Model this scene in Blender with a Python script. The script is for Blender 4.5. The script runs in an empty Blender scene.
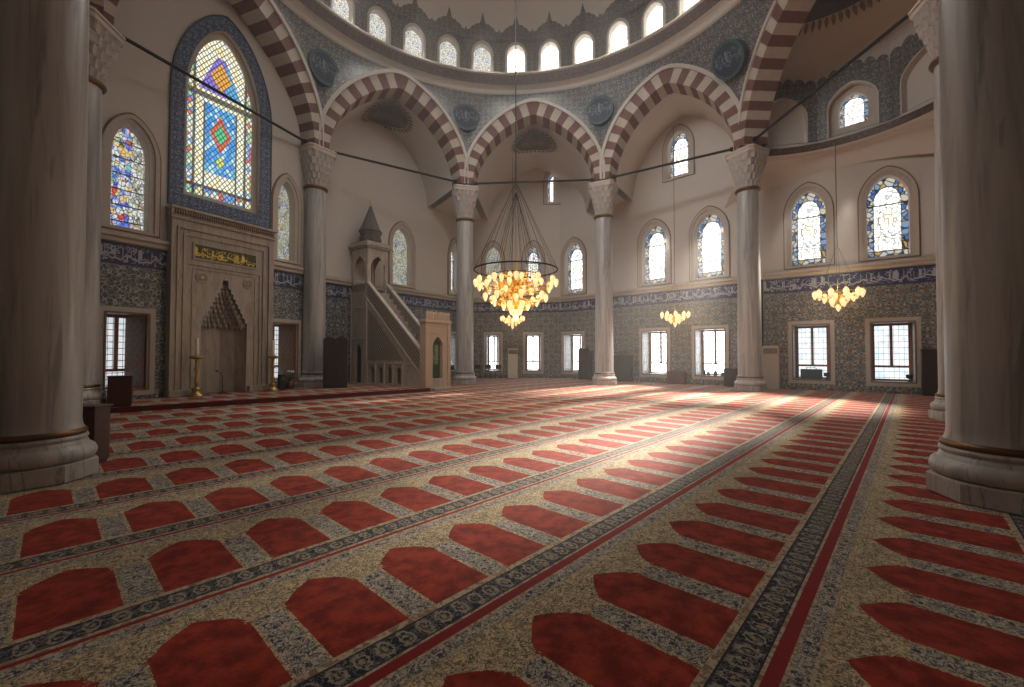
import bpy, bmesh, math, random
from mathutils import Vector, Matrix
from mathutils.geometry import tessellate_polygon
random.seed(7)
S = bpy.context.scene
COL = S.collection
PI = math.pi

# ------------------------------------------------------------------ camera
FPX = 430.0
PITCH = math.atan(10.5 / FPX)
EYE = 1.6
cam = bpy.data.cameras.new('camera'); cam_o = bpy.data.objects.new('camera', cam); COL.objects.link(cam_o)
cam.sensor_width = 36; cam.lens = 36 * FPX / 1024; cam.clip_start = 0.05; cam.clip_end = 300
cam_o.location = (0, 0, EYE); cam_o.rotation_euler = (PI / 2 + PITCH, 0, 0)
S.camera = cam_o

# ------------------------------------------------------------------ world, view, daylight
S.view_settings.view_transform = 'Standard'
try: S.view_settings.look = 'None'
except Exception: pass
S.view_settings.exposure = 0.0; S.view_settings.gamma = 1.0; S.view_settings.use_curve_mapping = False
W = bpy.data.worlds.new('world'); S.world = W; W.use_nodes = True
W.node_tree.nodes['Background'].inputs[0].default_value = (0.75, 0.85, 1.0, 1)
W.node_tree.nodes['Background'].inputs[1].default_value = 0.1
S.cycles.use_denoising = True
S.cycles.max_bounces = 6; S.cycles.diffuse_bounces = 4; S.cycles.glossy_bounces = 2
S.cycles.transmission_bounces = 2; S.cycles.transparent_max_bounces = 4
S.cycles.caustics_reflective = False; S.cycles.caustics_refractive = False
S.cycles.sample_clamp_indirect = 4.0

SUNK = 3.6          # strength of the floor spots, low sun and added fill
WINK = 1.0          # daylight level of all the windows
CEN = (-0.1, 13.4)  # centre of the dome on plan

def lamp_area(loc, target, sx, sy, power, color=(1, 1, 1), spread=PI, name='daylight'):
    l = bpy.data.lights.new(name, 'AREA'); l.shape = 'RECTANGLE'; l.size = sx; l.size_y = sy
    l.energy = power; l.color = color; l.spread = spread
    o = bpy.data.objects.new(name, l); COL.objects.link(o); o.location = loc
    d = Vector(target) - Vector(loc); o.rotation_euler = d.to_track_quat('-Z', 'Y').to_euler()
    return o

def lamp_spot(loc, target, angle, power, color, size=0.1, blend=0.6, name='sun_fill_spot'):
    l = bpy.data.lights.new(name, 'SPOT'); l.spot_size = angle; l.spot_blend = blend
    l.energy = power; l.color = color; l.shadow_soft_size = size
    o = bpy.data.objects.new(name, l); COL.objects.link(o); o.location = loc
    d = Vector(target) - Vector(loc); o.rotation_euler = d.to_track_quat('-Z', 'Y').to_euler()
    return o
# added lamps for drum-window daylight, aimed and weighted to fill walls and floor
for k in range(17):
    th = math.radians(-51.1 + 21.18 * k)
    far = math.cos(th) > 0.2
    x, y = CEN[0] + 9.2 * math.sin(th), CEN[1] + 9.2 * math.cos(th)
    if far: lamp_area((x, y, 17.9), (CEN[0] + 4.5 * math.sin(th), CEN[1] + 4.5 * math.cos(th), 0), 0.9, 1.9, 72, (1.0, 0.98, 0.95), 2.0)
    else: lamp_area((x, y, 17.9), (CEN[0] - 9.5 * math.sin(th), CEN[1] - 9.5 * math.cos(th), 7.0), 0.9, 1.9, 18 if math.sin(th) > 0.15 else 105, (1.0, 0.98, 0.96), 1.5)
# spots for low sun through right windows; wide ones added to brighten far floor
SUNC = (1.0, 0.90, 0.78)
for wx, wy, tx, ty, ang, p in ((10.3, 21.3, 0.9, 6.6, 11, 9000), (10.3, 21.3, 2.6, 8.6, 12, 9000), (8.6, 23.0, -0.2, 8.4, 10, 5500), (8.6, 23.0, -1.8, 7.4, 8, 3200),
                       (10.3, 21.3, 4.9, 10.6, 15, 5500), (8.6, 23.0, 2.8, 12.4, 16, 5200), (8.6, 23.0, -4.6, 14.6, 5, 5200), (8.6, 23.0, -2.4, 16.8, 6, 5200),
                       (8.6, 23.0, -6.9, 12.7, 4, 3600), (10.3, 21.3, 6.6, 16.2, 26, 5200), (8.6, 23.0, 3.0, 18.4, 26, 5200), (8.6, 23.0, 5.2, 20.6, 30, 3800), (14.2, 17.9, 9.6, 13.8, 30, 4200), (12.6, 19.2, 8.6, 16.2, 30, 3800)):
    lamp_spot((wx, wy, 8.2), (tx, ty, 0), math.radians(ang), p * SUNK, SUNC, size=.25, blend=1.0)
# faint dust haze in the air of the hall
vol = W.node_tree.nodes.new('ShaderNodeVolumeScatter'); vol.inputs['Color'].default_value = (1.0, 0.97, 0.94, 1)
vol.inputs['Density'].default_value = 0.0032; vol.inputs['Anisotropy'].default_value = 0.5
W.node_tree.links.new(vol.outputs[0], W.node_tree.nodes['World Output'].inputs['Volume'])

# ------------------------------------------------------------------ helpers
def ray(px, py):
    cp, sp = math.cos(PITCH), math.sin(PITCH)
    f = Vector((0, cp, sp)); u = Vector((0, -sp, cp))
    return (f * FPX + Vector((1, 0, 0)) * (px - 512) + u * (343.5 - py)).normalized()
def floor_at(px, py, z=0.0):
    r = ray(px, py); t = (z - EYE) / r.z
    return Vector((0, 0, EYE)) + r * t

def tag(o, label=None, cat=None, group=None, kind=None):
    if label: o['label'] = label
    if cat: o['category'] = cat
    if group: o['group'] = group
    if kind: o['kind'] = kind
    return o
def mesh_obj(name, verts, faces, mats, parent=None, smooth=False, midx=None, uvs=None):
    me = bpy.data.meshes.new(name); me.from_pydata([tuple(v) for v in verts], [], faces)
    for m in (mats if isinstance(mats, (list, tuple)) else [mats]): me.materials.append(m)
    if midx:
        for p, i in zip(me.polygons, midx): p.material_index = i
    if uvs:
        uvl = me.uv_layers.new(name='UVMap')
        for p in me.polygons:
            for li in p.loop_indices: uvl.data[li].uv = uvs[me.loops[li].vertex_index]
    if smooth:
        for p in me.polygons: p.use_smooth = True
    me.update()
    o = bpy.data.objects.new(name, me); COL.objects.link(o)
    if parent: o.parent = parent
    return o
def empty(name, loc=(0, 0, 0), rz=0, parent=None):
    o = bpy.data.objects.new(name, None); COL.objects.link(o); o.location = loc; o.rotation_euler = (0, 0, rz)
    if parent: o.parent = parent
    return o
class MB:
    """collects simple shapes into one mesh"""
    def __init__(s): s.v = []; s.f = []; s.m = []; s.sm = []
    def add(s, vs, fs, mi=0, smooth=False):
        b = len(s.v); s.v += [tuple(v) for v in vs]
        for f in fs: s.f.append(tuple(b + i for i in f)); s.m.append(mi); s.sm.append(smooth)
    def box(s, x0, x1, y0, y1, z0, z1, mi=0, bev=0.0):
        if bev > 0:
            b = min(bev, (x1-x0)/3, (y1-y0)/3, (z1-z0)/3)
            s.prism([(x0+b, y0), (x1-b, y0), (x1, y0+b), (x1, y1-b), (x1-b, y1), (x0+b, y1), (x0, y1-b), (x0, y0+b)], z0, z1, mi, b); return
        v = [(x0,y0,z0),(x1,y0,z0),(x1,y1,z0),(x0,y1,z0),(x0,y0,z1),(x1,y0,z1),(x1,y1,z1),(x0,y1,z1)]
        s.add(v, [(0,3,2,1),(4,5,6,7),(0,1,5,4),(1,2,6,5),(2,3,7,6),(3,0,4,7)], mi)
    def prism(s, pts, z0, z1, mi=0, bev=0):
        n = len(pts); cx = sum(p[0] for p in pts)/n; cy = sum(p[1] for p in pts)/n
        def ring(k, z):
            return [(cx+(p[0]-cx)*k, cy+(p[1]-cy)*k, z) for p in pts]
        if bev > 0:
            k = 0.97; rs = [ring(k, z0), ring(1, z0+bev), ring(1, z1-bev), ring(k, z1)]
        else: rs = [ring(1, z0), ring(1, z1)]
        v = [p for r in rs for p in r]; f = [tuple(reversed(range(n))), tuple(range((len(rs)-1)*n, len(rs)*n))]
        for j in range(len(rs)-1):
            for i in range(n): f.append((j*n+i, j*n+(i+1)%n, (j+1)*n+(i+1)%n, (j+1)*n+i))
        s.add(v, f, mi)
    def lathe(s, prof, n=32, cx=0, cy=0, mi=0, smooth=True, mod=None, caps=True, rot=0):
        v = []; f = []
        for r, z in prof:
            for i in range(n):
                a = 2*PI*i/n + rot; rr = mod(a, r, z) if mod else r
                v.append((cx+rr*math.cos(a), cy+rr*math.sin(a), z))
        for j in range(len(prof)-1):
            for i in range(n): f.append((j*n+i, j*n+(i+1)%n, (j+1)*n+(i+1)%n, (j+1)*n+i))
        s.add(v, f, mi, smooth)
        if caps:
            m = len(prof)-1
            s.add(v[:n], [tuple(reversed(range(n)))], mi); s.add(v[m*n:], [tuple(range(n))], mi)
    def tube(s, a, b, r, n=8, mi=0, r2=None):
        a = Vector(a); b = Vector(b); d = (b-a).normalized(); r2 = r if r2 is None else r2
        x = d.orthogonal().normalized(); y = d.cross(x)
        v = [a + x*r*math.cos(2*PI*i/n) + y*r*math.sin(2*PI*i/n) for i in range(n)] + [b + x*r2*math.cos(2*PI*i/n) + y*r2*math.sin(2*PI*i/n) for i in range(n)]
        f = [(i, (i+1)%n, n+(i+1)%n, n+i) for i in range(n)]
        s.add(v, f, mi, True); s.add(v, [tuple(reversed(range(n))), tuple(range(n, 2*n))], mi)
    def path(s, pts, r, n=6, mi=0):
        for a, b in zip(pts, pts[1:]): s.tube(a, b, r, n, mi)
    def torus(s, R, r, z=0, n=48, m=8, cx=0, cy=0, mi=0):
        v = []; f = []
        for i in range(n):
            a = 2*PI*i/n
            for j in range(m):
                b = 2*PI*j/m; v.append((cx+(R+r*math.cos(b))*math.cos(a), cy+(R+r*math.cos(b))*math.sin(a), z+r*math.sin(b)))
        for i in range(n):
            for j in range(m): f.append((i*m+j, ((i+1)%n)*m+j, ((i+1)%n)*m+(j+1)%m, i*m+(j+1)%m))
        s.add(v, f, mi, True)
    def build(s, name, mats, parent=None):
        me = bpy.data.meshes.new(name); me.from_pydata(s.v, [], s.f)
        for m in (mats if isinstance(mats, (list, tuple)) else [mats]): me.materials.append(m)
        for p, i, sm in zip(me.polygons, s.m, s.sm): p.material_index = i; p.use_smooth = sm
        me.update(); o = bpy.data.objects.new(name, me); COL.objects.link(o)
        if parent: o.parent = parent
        return o
def copy_tree(o, parent=None):
    c = o.copy(); COL.objects.link(c)
    if parent: c.parent = parent
    for ch in list(o.children): copy_tree(ch, c)
    return c

# ------------------------------------------------------------------ materials
class NT:
    def __init__(s, name):
        s.mat = bpy.data.materials.new(name); s.mat.use_nodes = True; s.t = s.mat.node_tree
        s.b = s.t.nodes['Principled BSDF']; s.out = s.t.nodes['Material Output']
    def n(s, typ, **kw):
        nd = s.t.nodes.new(typ)
        for k, v in kw.items(): setattr(nd, k, v)
        return nd
    def link(s, a, b): s.t.links.new(a, b)
    def m(s, op, a, b=None, c=None, clamp=False):
        nd = s.n('ShaderNodeMath', operation=op, use_clamp=clamp)
        for i, x in enumerate((a, b, c)):
            if x is None: continue
            if hasattr(x, 'node'): s.link(x, nd.inputs[i])
            else: nd.inputs[i].default_value = x
        return nd.outputs[0]
    def step(s, x, a, b):  # smooth 0..1 between a and b
        nd = s.n('ShaderNodeMapRange', interpolation_type='SMOOTHSTEP')
        s.link(x, nd.inputs[0]); nd.inputs[1].default_value = a; nd.inputs[2].default_value = b
        return nd.outputs[0]
    def between(s, x, a, b):
        return s.m('MULTIPLY', s.m('GREATER_THAN', x, a), s.m('LESS_THAN', x, b))
    def mix(s, f, a, b):
        nd = s.n('ShaderNodeMix', data_type='RGBA')
        if hasattr(f, 'node'): s.link(f, nd.inputs[0])
        else: nd.inputs[0].default_value = f
        for i, x in ((6, a), (7, b)):
            if hasattr(x, 'node'): s.link(x, nd.inputs[i])
            else: nd.inputs[i].default_value = (*x[:3], 1)
        return nd.outputs[2]
    def coords(s, kind='Object', scale=(1, 1, 1)):
        tc = s.n('ShaderNodeTexCoord'); mp = s.n('ShaderNodeMapping'); mp.inputs['Scale'].default_value = scale
        s.link(tc.outputs[kind], mp.inputs[0]); return mp.outputs[0]
    def noise(s, vec, scale=5, detail=3, rough=0.55, dist=0):
        nd = s.n('ShaderNodeTexNoise'); s.link(vec, nd.inputs['Vector'])
        nd.inputs['Scale'].default_value = scale; nd.inputs['Detail'].default_value = detail
        nd.inputs['Roughness'].default_value = rough; nd.inputs['Distortion'].default_value = dist
        return nd.outputs[0]
    def vor(s, vec, scale=5, feature='F1', rand=1.0):
        nd = s.n('ShaderNodeTexVoronoi', feature=feature); s.link(vec, nd.inputs['Vector'])
        nd.inputs['Scale'].default_value = scale; nd.inputs['Randomness'].default_value = rand
        return nd
    def ramp(s, f, stops, const=False):
        nd = s.n('ShaderNodeValToRGB'); cr = nd.color_ramp
        if const: cr.interpolation = 'CONSTANT'
        while len(cr.elements) < len(stops): cr.elements.new(0.5)
        for e, (p, c) in zip(cr.elements, stops): e.position = p; e.color = (*c, 1)
        s.link(f, nd.inputs[0]); return nd.outputs[0]
    def xyz(s, vec):
        nd = s.n('ShaderNodeSeparateXYZ'); s.link(vec, nd.inputs[0]); return nd.outputs
    def comb(s, x, y, z=0.0):
        nd = s.n('ShaderNodeCombineXYZ')
        for i, v in enumerate((x, y, z)):
            if hasattr(v, 'node'): s.link(v, nd.inputs[i])
            else: nd.inputs[i].default_value = v
        return nd.outputs[0]
    def base(s, c):
        if hasattr(c, 'node'): s.link(c, s.b.inputs['Base Color'])
        else: s.b.inputs['Base Color'].default_value = (*c[:3], 1)
    def set(s, **kw):
        for k, v in kw.items(): s.b.inputs[k.replace('_', ' ')].default_value = v
    def bump(s, h, strength=0.2, dist=0.02):
        nd = s.n('ShaderNodeBump'); nd.inputs['Strength'].default_value = strength; nd.inputs['Distance'].default_value = dist
        s.link(h, nd.inputs['Height']); s.link(nd.outputs[0], s.b.inputs['Normal'])
    def emit(s, color, strength):
        if hasattr(color, 'node'): s.link(color, s.b.inputs['Emission Color'])
        else: s.b.inputs['Emission Color'].default_value = (*color, 1)
        if hasattr(strength, 'node'): s.link(strength, s.b.inputs['Emission Strength'])
        else: s.b.inputs['Emission Strength'].default_value = strength

def simple(name, col, rough=0.6, metal=0.0, spec=0.5, var=0.0, vs=8, bump=0.0):
    t = NT(name); t.set(Roughness=rough, Metallic=metal); t.b.inputs['Specular IOR Level'].default_value = spec
    if var > 0 or bump > 0:
        n = t.noise(t.coords(), vs, 4)
        t.base(t.mix(n, tuple(c*(1-var) for c in col), tuple(min(1, c*(1+var)) for c in col)))
        if bump: t.bump(n, bump)
    else: t.base(col)
    return t.mat
M = {}
def plaster():
    t = NT('plaster'); c = t.coords()
    n = t.noise(c, 0.7, 5, 0.6); n2 = t.noise(c, 6, 4)
    t.base(t.mix(t.m('MULTIPLY', n2, 0.25), t.mix(n, (0.585, 0.53, 0.475), (0.66, 0.605, 0.55)), (0.46, 0.42, 0.375)))
    t.set(Roughness=0.85); t.bump(n2, 0.06); return t.mat
M['plaster'] = plaster()
def marble_col(name, a, b, vein, rust=0.3):
    t = NT(name); c = t.coords('Object', (1.0, 1.0, 0.07))
    n = t.noise(c, 3.4, 5, 0.6, 0.7); f = t.noise(c, 16, 4, 0.6, 0.3)
    col = t.mix(t.step(n, 0.3, 0.68), a, b)
    col = t.mix(t.m('MULTIPLY', t.step(t.noise(c, 2.0, 4, 0.7, 1.0), 0.54, 0.68), rust), col, (0.15, 0.095, 0.06))
    col = t.mix(t.m('MULTIPLY', t.step(t.noise(c, 5.5, 3, 0.6, 0.8), 0.56, 0.64), 0.45), col, vein)
    col = t.mix(t.m('MULTIPLY', f, 0.35), col, vein)
    t.base(col); t.set(Roughness=0.34); return t.mat
def marble_grey(name, a, b, vein, rust=0.35):
    t = NT(name); c = t.coords('Object', (1.0, 1.0, 0.16))
    n = t.noise(c, 3.2, 6, 0.62, 1.1); n2 = t.noise(c, 9, 4, 0.6, 0.4)
    col = t.mix(t.step(n, 0.32, 0.62), a, b)
    col = t.mix(t.m('MULTIPLY', t.step(t.noise(c, 1.6, 4, 0.7, 1.6), 0.55, 0.66), rust), col, (0.16, 0.10, 0.065))
    v = t.m('ABSOLUTE', t.m('SUBTRACT', t.noise(c, 2.4, 5, 0.6, 2.0), 0.5))
    col = t.mix(t.m('MULTIPLY', t.m('SUBTRACT', 1.0, t.step(v, 0.0, 0.03)), 0.75), col, vein)
    col = t.mix(t.m('MULTIPLY', n2, 0.3), col, vein)
    t.base(col); t.set(Roughness=0.32); return t.mat
M['column'] = marble_col('column_marble', (0.29, 0.28, 0.265), (0.56, 0.535, 0.50), (0.13, 0.125, 0.12), 0.22)
M['basemarble'] = marble_grey('base_marble', (0.38, 0.36, 0.33), (0.55, 0.52, 0.48), (0.20, 0.19, 0.18), 0.1)
M['marble'] = marble_grey('carved_marble', (0.36, 0.30, 0.245), (0.50, 0.43, 0.36), (0.26, 0.22, 0.18), 0.1)
M['capital'] = simple('capital_stone', (0.41, 0.37, 0.33), 0.7, var=0.25, vs=5, bump=0.2)
M['frame_stone'] = simple('window_stone', (0.50, 0.43, 0.36), 0.6, var=0.12, vs=6, bump=0.05)
M['mould_dark'] = simple('brown_moulding', (0.20, 0.125, 0.085), 0.6, var=0.15)
M['cream_stone'] = simple('cream_voussoir', (0.46, 0.39, 0.325), 0.75, var=0.18, vs=4)
M['red_stone'] = simple('red_voussoir', (0.155, 0.062, 0.048), 0.75, var=0.3, vs=4)
M['white_mould'] = simple('pale_moulding', (0.50, 0.44, 0.38), 0.6, var=0.1)
M['iron'] = simple('black_iron', (0.02, 0.018, 0.016), 0.5, 0.6)
M['bronze'] = simple('bronze', (0.16, 0.09, 0.04), 0.4, 0.8)
M['gold'] = simple('gold', (0.85, 0.55, 0.16), 0.28, 0.9)
M['brass'] = simple('old_brass', (0.50, 0.34, 0.13), 0.35, 0.85)
M['wood_dark'] = simple('dark_wood', (0.035, 0.02, 0.014), 0.5, var=0.4, vs=10)
M['wood'] = simple('brown_wood', (0.13, 0.042, 0.022), 0.42, var=0.35, vs=9)
M['wood_mid'] = simple('red_brown_wood', (0.075, 0.024, 0.014), 0.45, var=0.35, vs=9)
M['wood_frame'] = simple('casement_wood', (0.34, 0.14, 0.07), 0.5, var=0.2)
M['wax'] = simple('wax', (0.75, 0.70, 0.58), 0.5)
M['cream_plastic'] = simple('cream_plastic', (0.62, 0.55, 0.44), 0.45)
M['grille'] = simple('dark_grille', (0.12, 0.10, 0.08), 0.6)
M['black'] = simple('black_plastic', (0.012, 0.012, 0.013), 0.45)
M['teal'] = simple('teal_box', (0.04, 0.075, 0.085), 0.5)
M['green_cloth'] = simple('green_curtain', (0.012, 0.055, 0.028), 0.8, var=0.4, vs=6)
M['leaf'] = simple('leaf', (0.05, 0.10, 0.035), 0.6, var=0.3)
M['petal'] = simple('petal', (0.8, 0.8, 0.78), 0.6)
M['red_riser'] = simple('red_carpet_edge', (0.10, 0.010, 0.009), 0.95, var=0.3, vs=12)
M['lead'] = simple('lead_tracery', (0.05, 0.045, 0.04), 0.7)

def tiles(name, ground, line, accent, s=1.0, kind=0):
    """arabesque: contour lines of periodic sums, on UVs in metres"""
    t = NT(name); uv = t.coords('UV', (s, s, s))
    d = t.noise(uv, 2.0, 2); x, y, _ = t.xyz(uv)
    x = t.m('ADD', x, t.m('MULTIPLY', d, 0.10)); y = t.m('ADD', y, t.m('MULTIPLY', d, 0.10))
    def sn(v, k, ph=0): return t.m('SINE', t.m('ADD', t.m('MULTIPLY', v, k), ph))
    a = t.m('MULTIPLY', sn(x, 9.2), sn(y, 9.2, 0.6))
    b = t.m('MULTIPLY', sn(t.m('ADD', x, y), 17.0), sn(t.m('SUBTRACT', x, y), 17.0))
    e = t.m('ADD', a, t.m('MULTIPLY', b, 0.75))
    l1 = t.m('SUBTRACT', 1.0, t.step(t.m('ABSOLUTE', e), 0.07, 0.2))
    vo = t.vor(uv, 13 if kind == 0 else 17, 'F1', 0.7)
    dots = t.m('SUBTRACT', 1.0, t.step(vo.outputs['Distance'], 0.14, 0.26))
    edge = t.vor(uv, 9, 'DISTANCE_TO_EDGE', 0.9).outputs['Distance']
    l2 = t.m('MULTIPLY', t.m('SUBTRACT', 1.0, t.step(edge, 0.02, 0.07)), 0.55)
    big = t.step(t.m('ADD', a, 0.0), 0.25, 0.5)
    col = t.mix(big, ground, accent)
    col = t.mix(t.m('MULTIPLY', dots, 0.65), col, line)
    col = t.mix(l2, col, line); col = t.mix(l1, col, line)
    t.base(col); t.set(Roughness=0.5 if kind else 0.35); return t.mat
M['tile'] = tiles('iznik_tile', (0.065, 0.085, 0.10), (0.47, 0.42, 0.345), (0.13, 0.095, 0.08))
M['tile_grey'] = tiles('iznik_tile_grey', (0.055, 0.075, 0.10), (0.47, 0.45, 0.39), (0.075, 0.10, 0.11), 0.8)
M['tile_fine'] = tiles('iznik_tile_fine', (0.05, 0.075, 0.10), (0.34, 0.30, 0.25), (0.085, 0.06, 0.06), 1.2, 1)
M['tile_red'] = tiles('painted_red_band', (0.05, 0.014, 0.010), (0.15, 0.08, 0.04), (0.03, 0.018, 0.022), 0.9, 1)
M['tile_drum'] = tiles('painted_drum', (0.07, 0.075, 0.09), (0.32, 0.28, 0.23), (0.13, 0.08, 0.06), 1.3, 1)
M['mihrab_tile'] = tiles('mosaic_tile', (0.022, 0.045, 0.14), (0.30, 0.34, 0.38), (0.018, 0.03, 0.12), 1.5, 1)
def script(name, ground, ink, s=1.0, base=0.24, amp=0.07, height=0.55):
    """flowing script-like strokes on a plain ground; UV in metres, s scales the writing"""
    t = NT(name); uv = t.coords('UV', (s, s, s)); x, y, _ = t.xyz(uv)
    n1 = t.noise(t.comb(x, 0.0), 2.2, 2, 0.5); w = t.noise(uv, 3.4, 2, 0.5, 0.8)
    bl = t.m('ADD', base, t.m('ADD', t.m('MULTIPLY', t.m('SINE', t.m('ADD', t.m('MULTIPLY', x, 9.5), t.m('MULTIPLY', n1, 9.0))), amp), t.m('MULTIPLY', t.m('SINE', t.m('MULTIPLY', x, 24.0)), amp * .35)))
    d1 = t.m('SUBTRACT', 1.0, t.step(t.m('ABSOLUTE', t.m('SUBTRACT', y, bl)), 0.018, 0.038))
    fx = t.m('ABSOLUTE', t.m('SUBTRACT', t.m('FRACT', t.m('ADD', t.m('MULTIPLY', x, 3.1), t.m('MULTIPLY', n1, 5.0))), 0.5))
    up = t.m('MULTIPLY', t.m('SUBTRACT', 1.0, t.step(fx, 0.05, 0.11)), t.between(y, base - .02, height))
    l = t.m('MULTIPLY', t.m('SUBTRACT', 1.0, t.step(t.m('ABSOLUTE', t.m('SUBTRACT', w, 0.5)), 0.014, 0.034)), t.between(y, base - .16, height + .06))
    sp = t.m('MULTIPLY', t.m('SUBTRACT', 1.0, t.step(t.vor(uv, 8).outputs['Distance'], 0.1, 0.18)), 0.6)
    k = t.m('MAXIMUM', t.m('MAXIMUM', t.m('MAXIMUM', d1, up), l), sp)
    t.base(t.mix(k, ground, ink)); t.set(Roughness=0.4); return t, k
M['shutter'] = tiles('carved_shutter', (0.16, 0.105, 0.07), (0.42, 0.33, 0.24), (0.22, 0.15, 0.10), 2.2, 1)
t_, k_ = script('blue_script_band', (0.018, 0.026, 0.095), (0.42, 0.43, 0.47), 1.0); M['band'] = t_.mat
t_, k_ = script('gold_script', (0.05, 0.05, 0.02), (0.85, 0.62, 0.08), 1.4, 0.2, 0.08, 0.5); M['gold_script'] = t_.mat
t_, k_ = script('roundel_script', (0.010, 0.018, 0.045), (0.17, 0.20, 0.19), 1.6, -0.1, 0.3, 0.5); M['roundel'] = t_.mat
t_, k_ = script('rosette_script', (0.045, 0.028, 0.016), (0.20, 0.14, 0.07), 2.4, 0.0, .4, 1.0); M['rosette'] = t_.mat
t_, k_ = script('green_script', (0.012, 0.05, 0.028), (0.30, 0.34, 0.2), 3.0, 3.5, 1.2, 6.0); M['green_script'] = t_.mat

def pane_uv_glass(name, style, strength):
    """window glass with its pattern, lit by the day outside. UV: x -1..1 across, y in half widths from the bottom"""
    t = NT(name); uv = t.coords('UV'); x, y, _ = t.xyz(uv); ax = t.m('ABSOLUTE', x)
    uvv = uv if style != 'big' else t.comb(t.m('ADD', t.m('MULTIPLY', x, .78), t.m('MULTIPLY', y, .6)), t.m('SUBTRACT', t.m('MULTIPLY', y, .6), t.m('MULTIPLY', x, .78)))
    vo = t.vor(uvv, {'white': 3.2, 'colour': 3.6, 'big': 8.5, 'lattice': 5, 'pale': 6, 'drum': 5.5}[style], 'F1', 0.85 if style != 'big' else 0.15)
    ed = t.vor(uvv, {'white': 3.2, 'colour': 5.0, 'big': 8.5, 'lattice': 5, 'pale': 6, 'drum': 5.5}[style], 'DISTANCE_TO_EDGE', 0.85 if style != 'big' else 0.15)
    rnd = t.xyz(vo.outputs['Color'])[0]
    lead = t.step(ed.outputs['Distance'], 0.03, 0.09) if style != 'white' else t.step(ed.outputs['Distance'], 0.03, 0.12)
    if style == 'white':
        centre = t.ramp(rnd, [(0, (1, 0.97, 0.9)), (0.5, (0.92, 0.97, 1)), (0.8, (1, 0.93, 0.75)), (0.93, (0.75, 0.85, 0.95))], True)
        border = t.ramp(rnd, [(0, (0.10, 0.24, 0.62)), (0.2, (0.85, 0.9, 0.95)), (0.52, (0.85, 0.5, 0.15)), (0.64, (0.3, 0.5, 0.8)), (0.78, (0.95, 0.88, 0.7))], True)
        yy = t.m('DIVIDE', t.m('MAXIMUM', t.m('SUBTRACT', y, 3.45), 0.0), 1.5)
        rad = t.m('SQRT', t.m('ADD', t.m('MULTIPLY', ax, ax), t.m('MULTIPLY', yy, yy)))
        inner = t.m('MAXIMUM', t.m('GREATER_THAN', rad, 0.68), t.m('LESS_THAN', y, 0.42))
        med_ = t.m('SQRT', t.m('ADD', t.m('MULTIPLY', ax, ax), t.m('POWER', t.m('MULTIPLY', t.m('SUBTRACT', y, 2.4), 0.55), 2.0)))
        rail = t.m('MAXIMUM', t.between(rad, 0.64, 0.69), t.m('MAXIMUM', t.between(y, 0.38, 0.46), t.m('MAXIMUM', t.between(y, 3.28, 3.36), t.between(y, 1.3, 1.35))))
        rail = t.m('MAXIMUM', rail, t.m('MULTIPLY', t.between(med_, 0.40, 0.44), 0.8))
        centre = t.mix(t.m('MULTIPLY', t.m('LESS_THAN', med_, 0.4), 0.5), centre, (1.0, 0.85, 0.5))
        col = t.mix(inner, centre, border)
        st = t.m('MULTIPLY', t.m('MULTIPLY', t.m('ADD', t.m('MULTIPLY', t.m('MULTIPLY', t.m('SUBTRACT', 1.0, inner), t.m('ADD', 0.45, t.m('MULTIPLY', rnd, 0.6))), 0.8), 0.22), strength), t.m('MAXIMUM', t.m('ADD', 0.03, t.m('MULTIPLY', lead, 0.97)), t.m('MULTIPLY', t.m('SUBTRACT', 1.0, inner), 0.28)))
        st = t.m('MULTIPLY', st, t.m('SUBTRACT', 1.0, t.m('MULTIPLY', rail, 0.93)))
    elif style == 'colour':
        centre = t.ramp(rnd, [(0, (0.75, 0.8, 0.8)), (0.26, (0.12, 0.2, 0.75)), (0.45, (0.35, 0.45, 0.85)), (0.6, (0.85, 0.6, 0.2)), (0.74, (0.75, 0.7, 0.5)), (0.84, (0.7, 0.08, 0.05)), (0.92, (0.25, 0.6, 0.55))], True)
        border = t.ramp(rnd, [(0, (0.8, 0.82, 0.78)), (0.5, (0.4, 0.42, 0.36)), (0.75, (0.55, 0.5, 0.36))], True)
        col = t.mix(t.m('MAXIMUM', t.m('GREATER_THAN', ax, 0.72), t.m('GREATER_THAN', x, .3)), centre, border)  # right part takes the greyer border colours, shade painted into the glass
        lft = t.m('SUBTRACT', 1.0, t.m('MULTIPLY', t.step(x, 0.1, 0.7), 0.72))
        grid = t.step(t.m('ABSOLUTE', t.m('SUBTRACT', t.m('FRACT', t.m('MULTIPLY', y, 1.3)), 0.5)), 0.02, 0.05)
        st = t.m('MULTIPLY', t.m('MULTIPLY', strength, grid), t.m('ADD', 0.04, t.m('MULTIPLY', lead, 0.96)))
    elif style == 'pale':
        col = t.ramp(rnd, [(0, (0.8, 0.78, 0.65)), (0.4, (0.55, 0.6, 0.45)), (0.6, (0.85, 0.7, 0.35)), (0.75, (0.35, 0.45, 0.75)), (0.85, (0.9, 0.9, 0.85))], True)
        st = t.m('MULTIPLY', strength, t.m('ADD', 0.05, t.m('MULTIPLY', lead, 0.95)))
    elif style == 'drum':
        col = t.ramp(rnd, [(0, (1, 0.97, 0.9)), (0.6, (0.95, 0.85, 0.55)), (0.8, (0.7, 0.78, 0.95))], True)
        st = t.m('MULTIPLY', strength, t.m('ADD', 0.05, t.m('MULTIPLY', lead, 0.95)))
    elif style == 'big':
        glass = t.ramp(rnd, [(0, (1.0, 0.93, 0.66)), (0.55, (0.92, 0.95, 0.85)), (0.85, (0.95, 0.78, 0.4))], True)
        blue = t.ramp(rnd, [(0, (0.05, 0.32, 0.85)), (0.45, (0.18, 0.55, 0.85)), (0.8, (0.55, 0.8, 0.9))], True)
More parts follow.
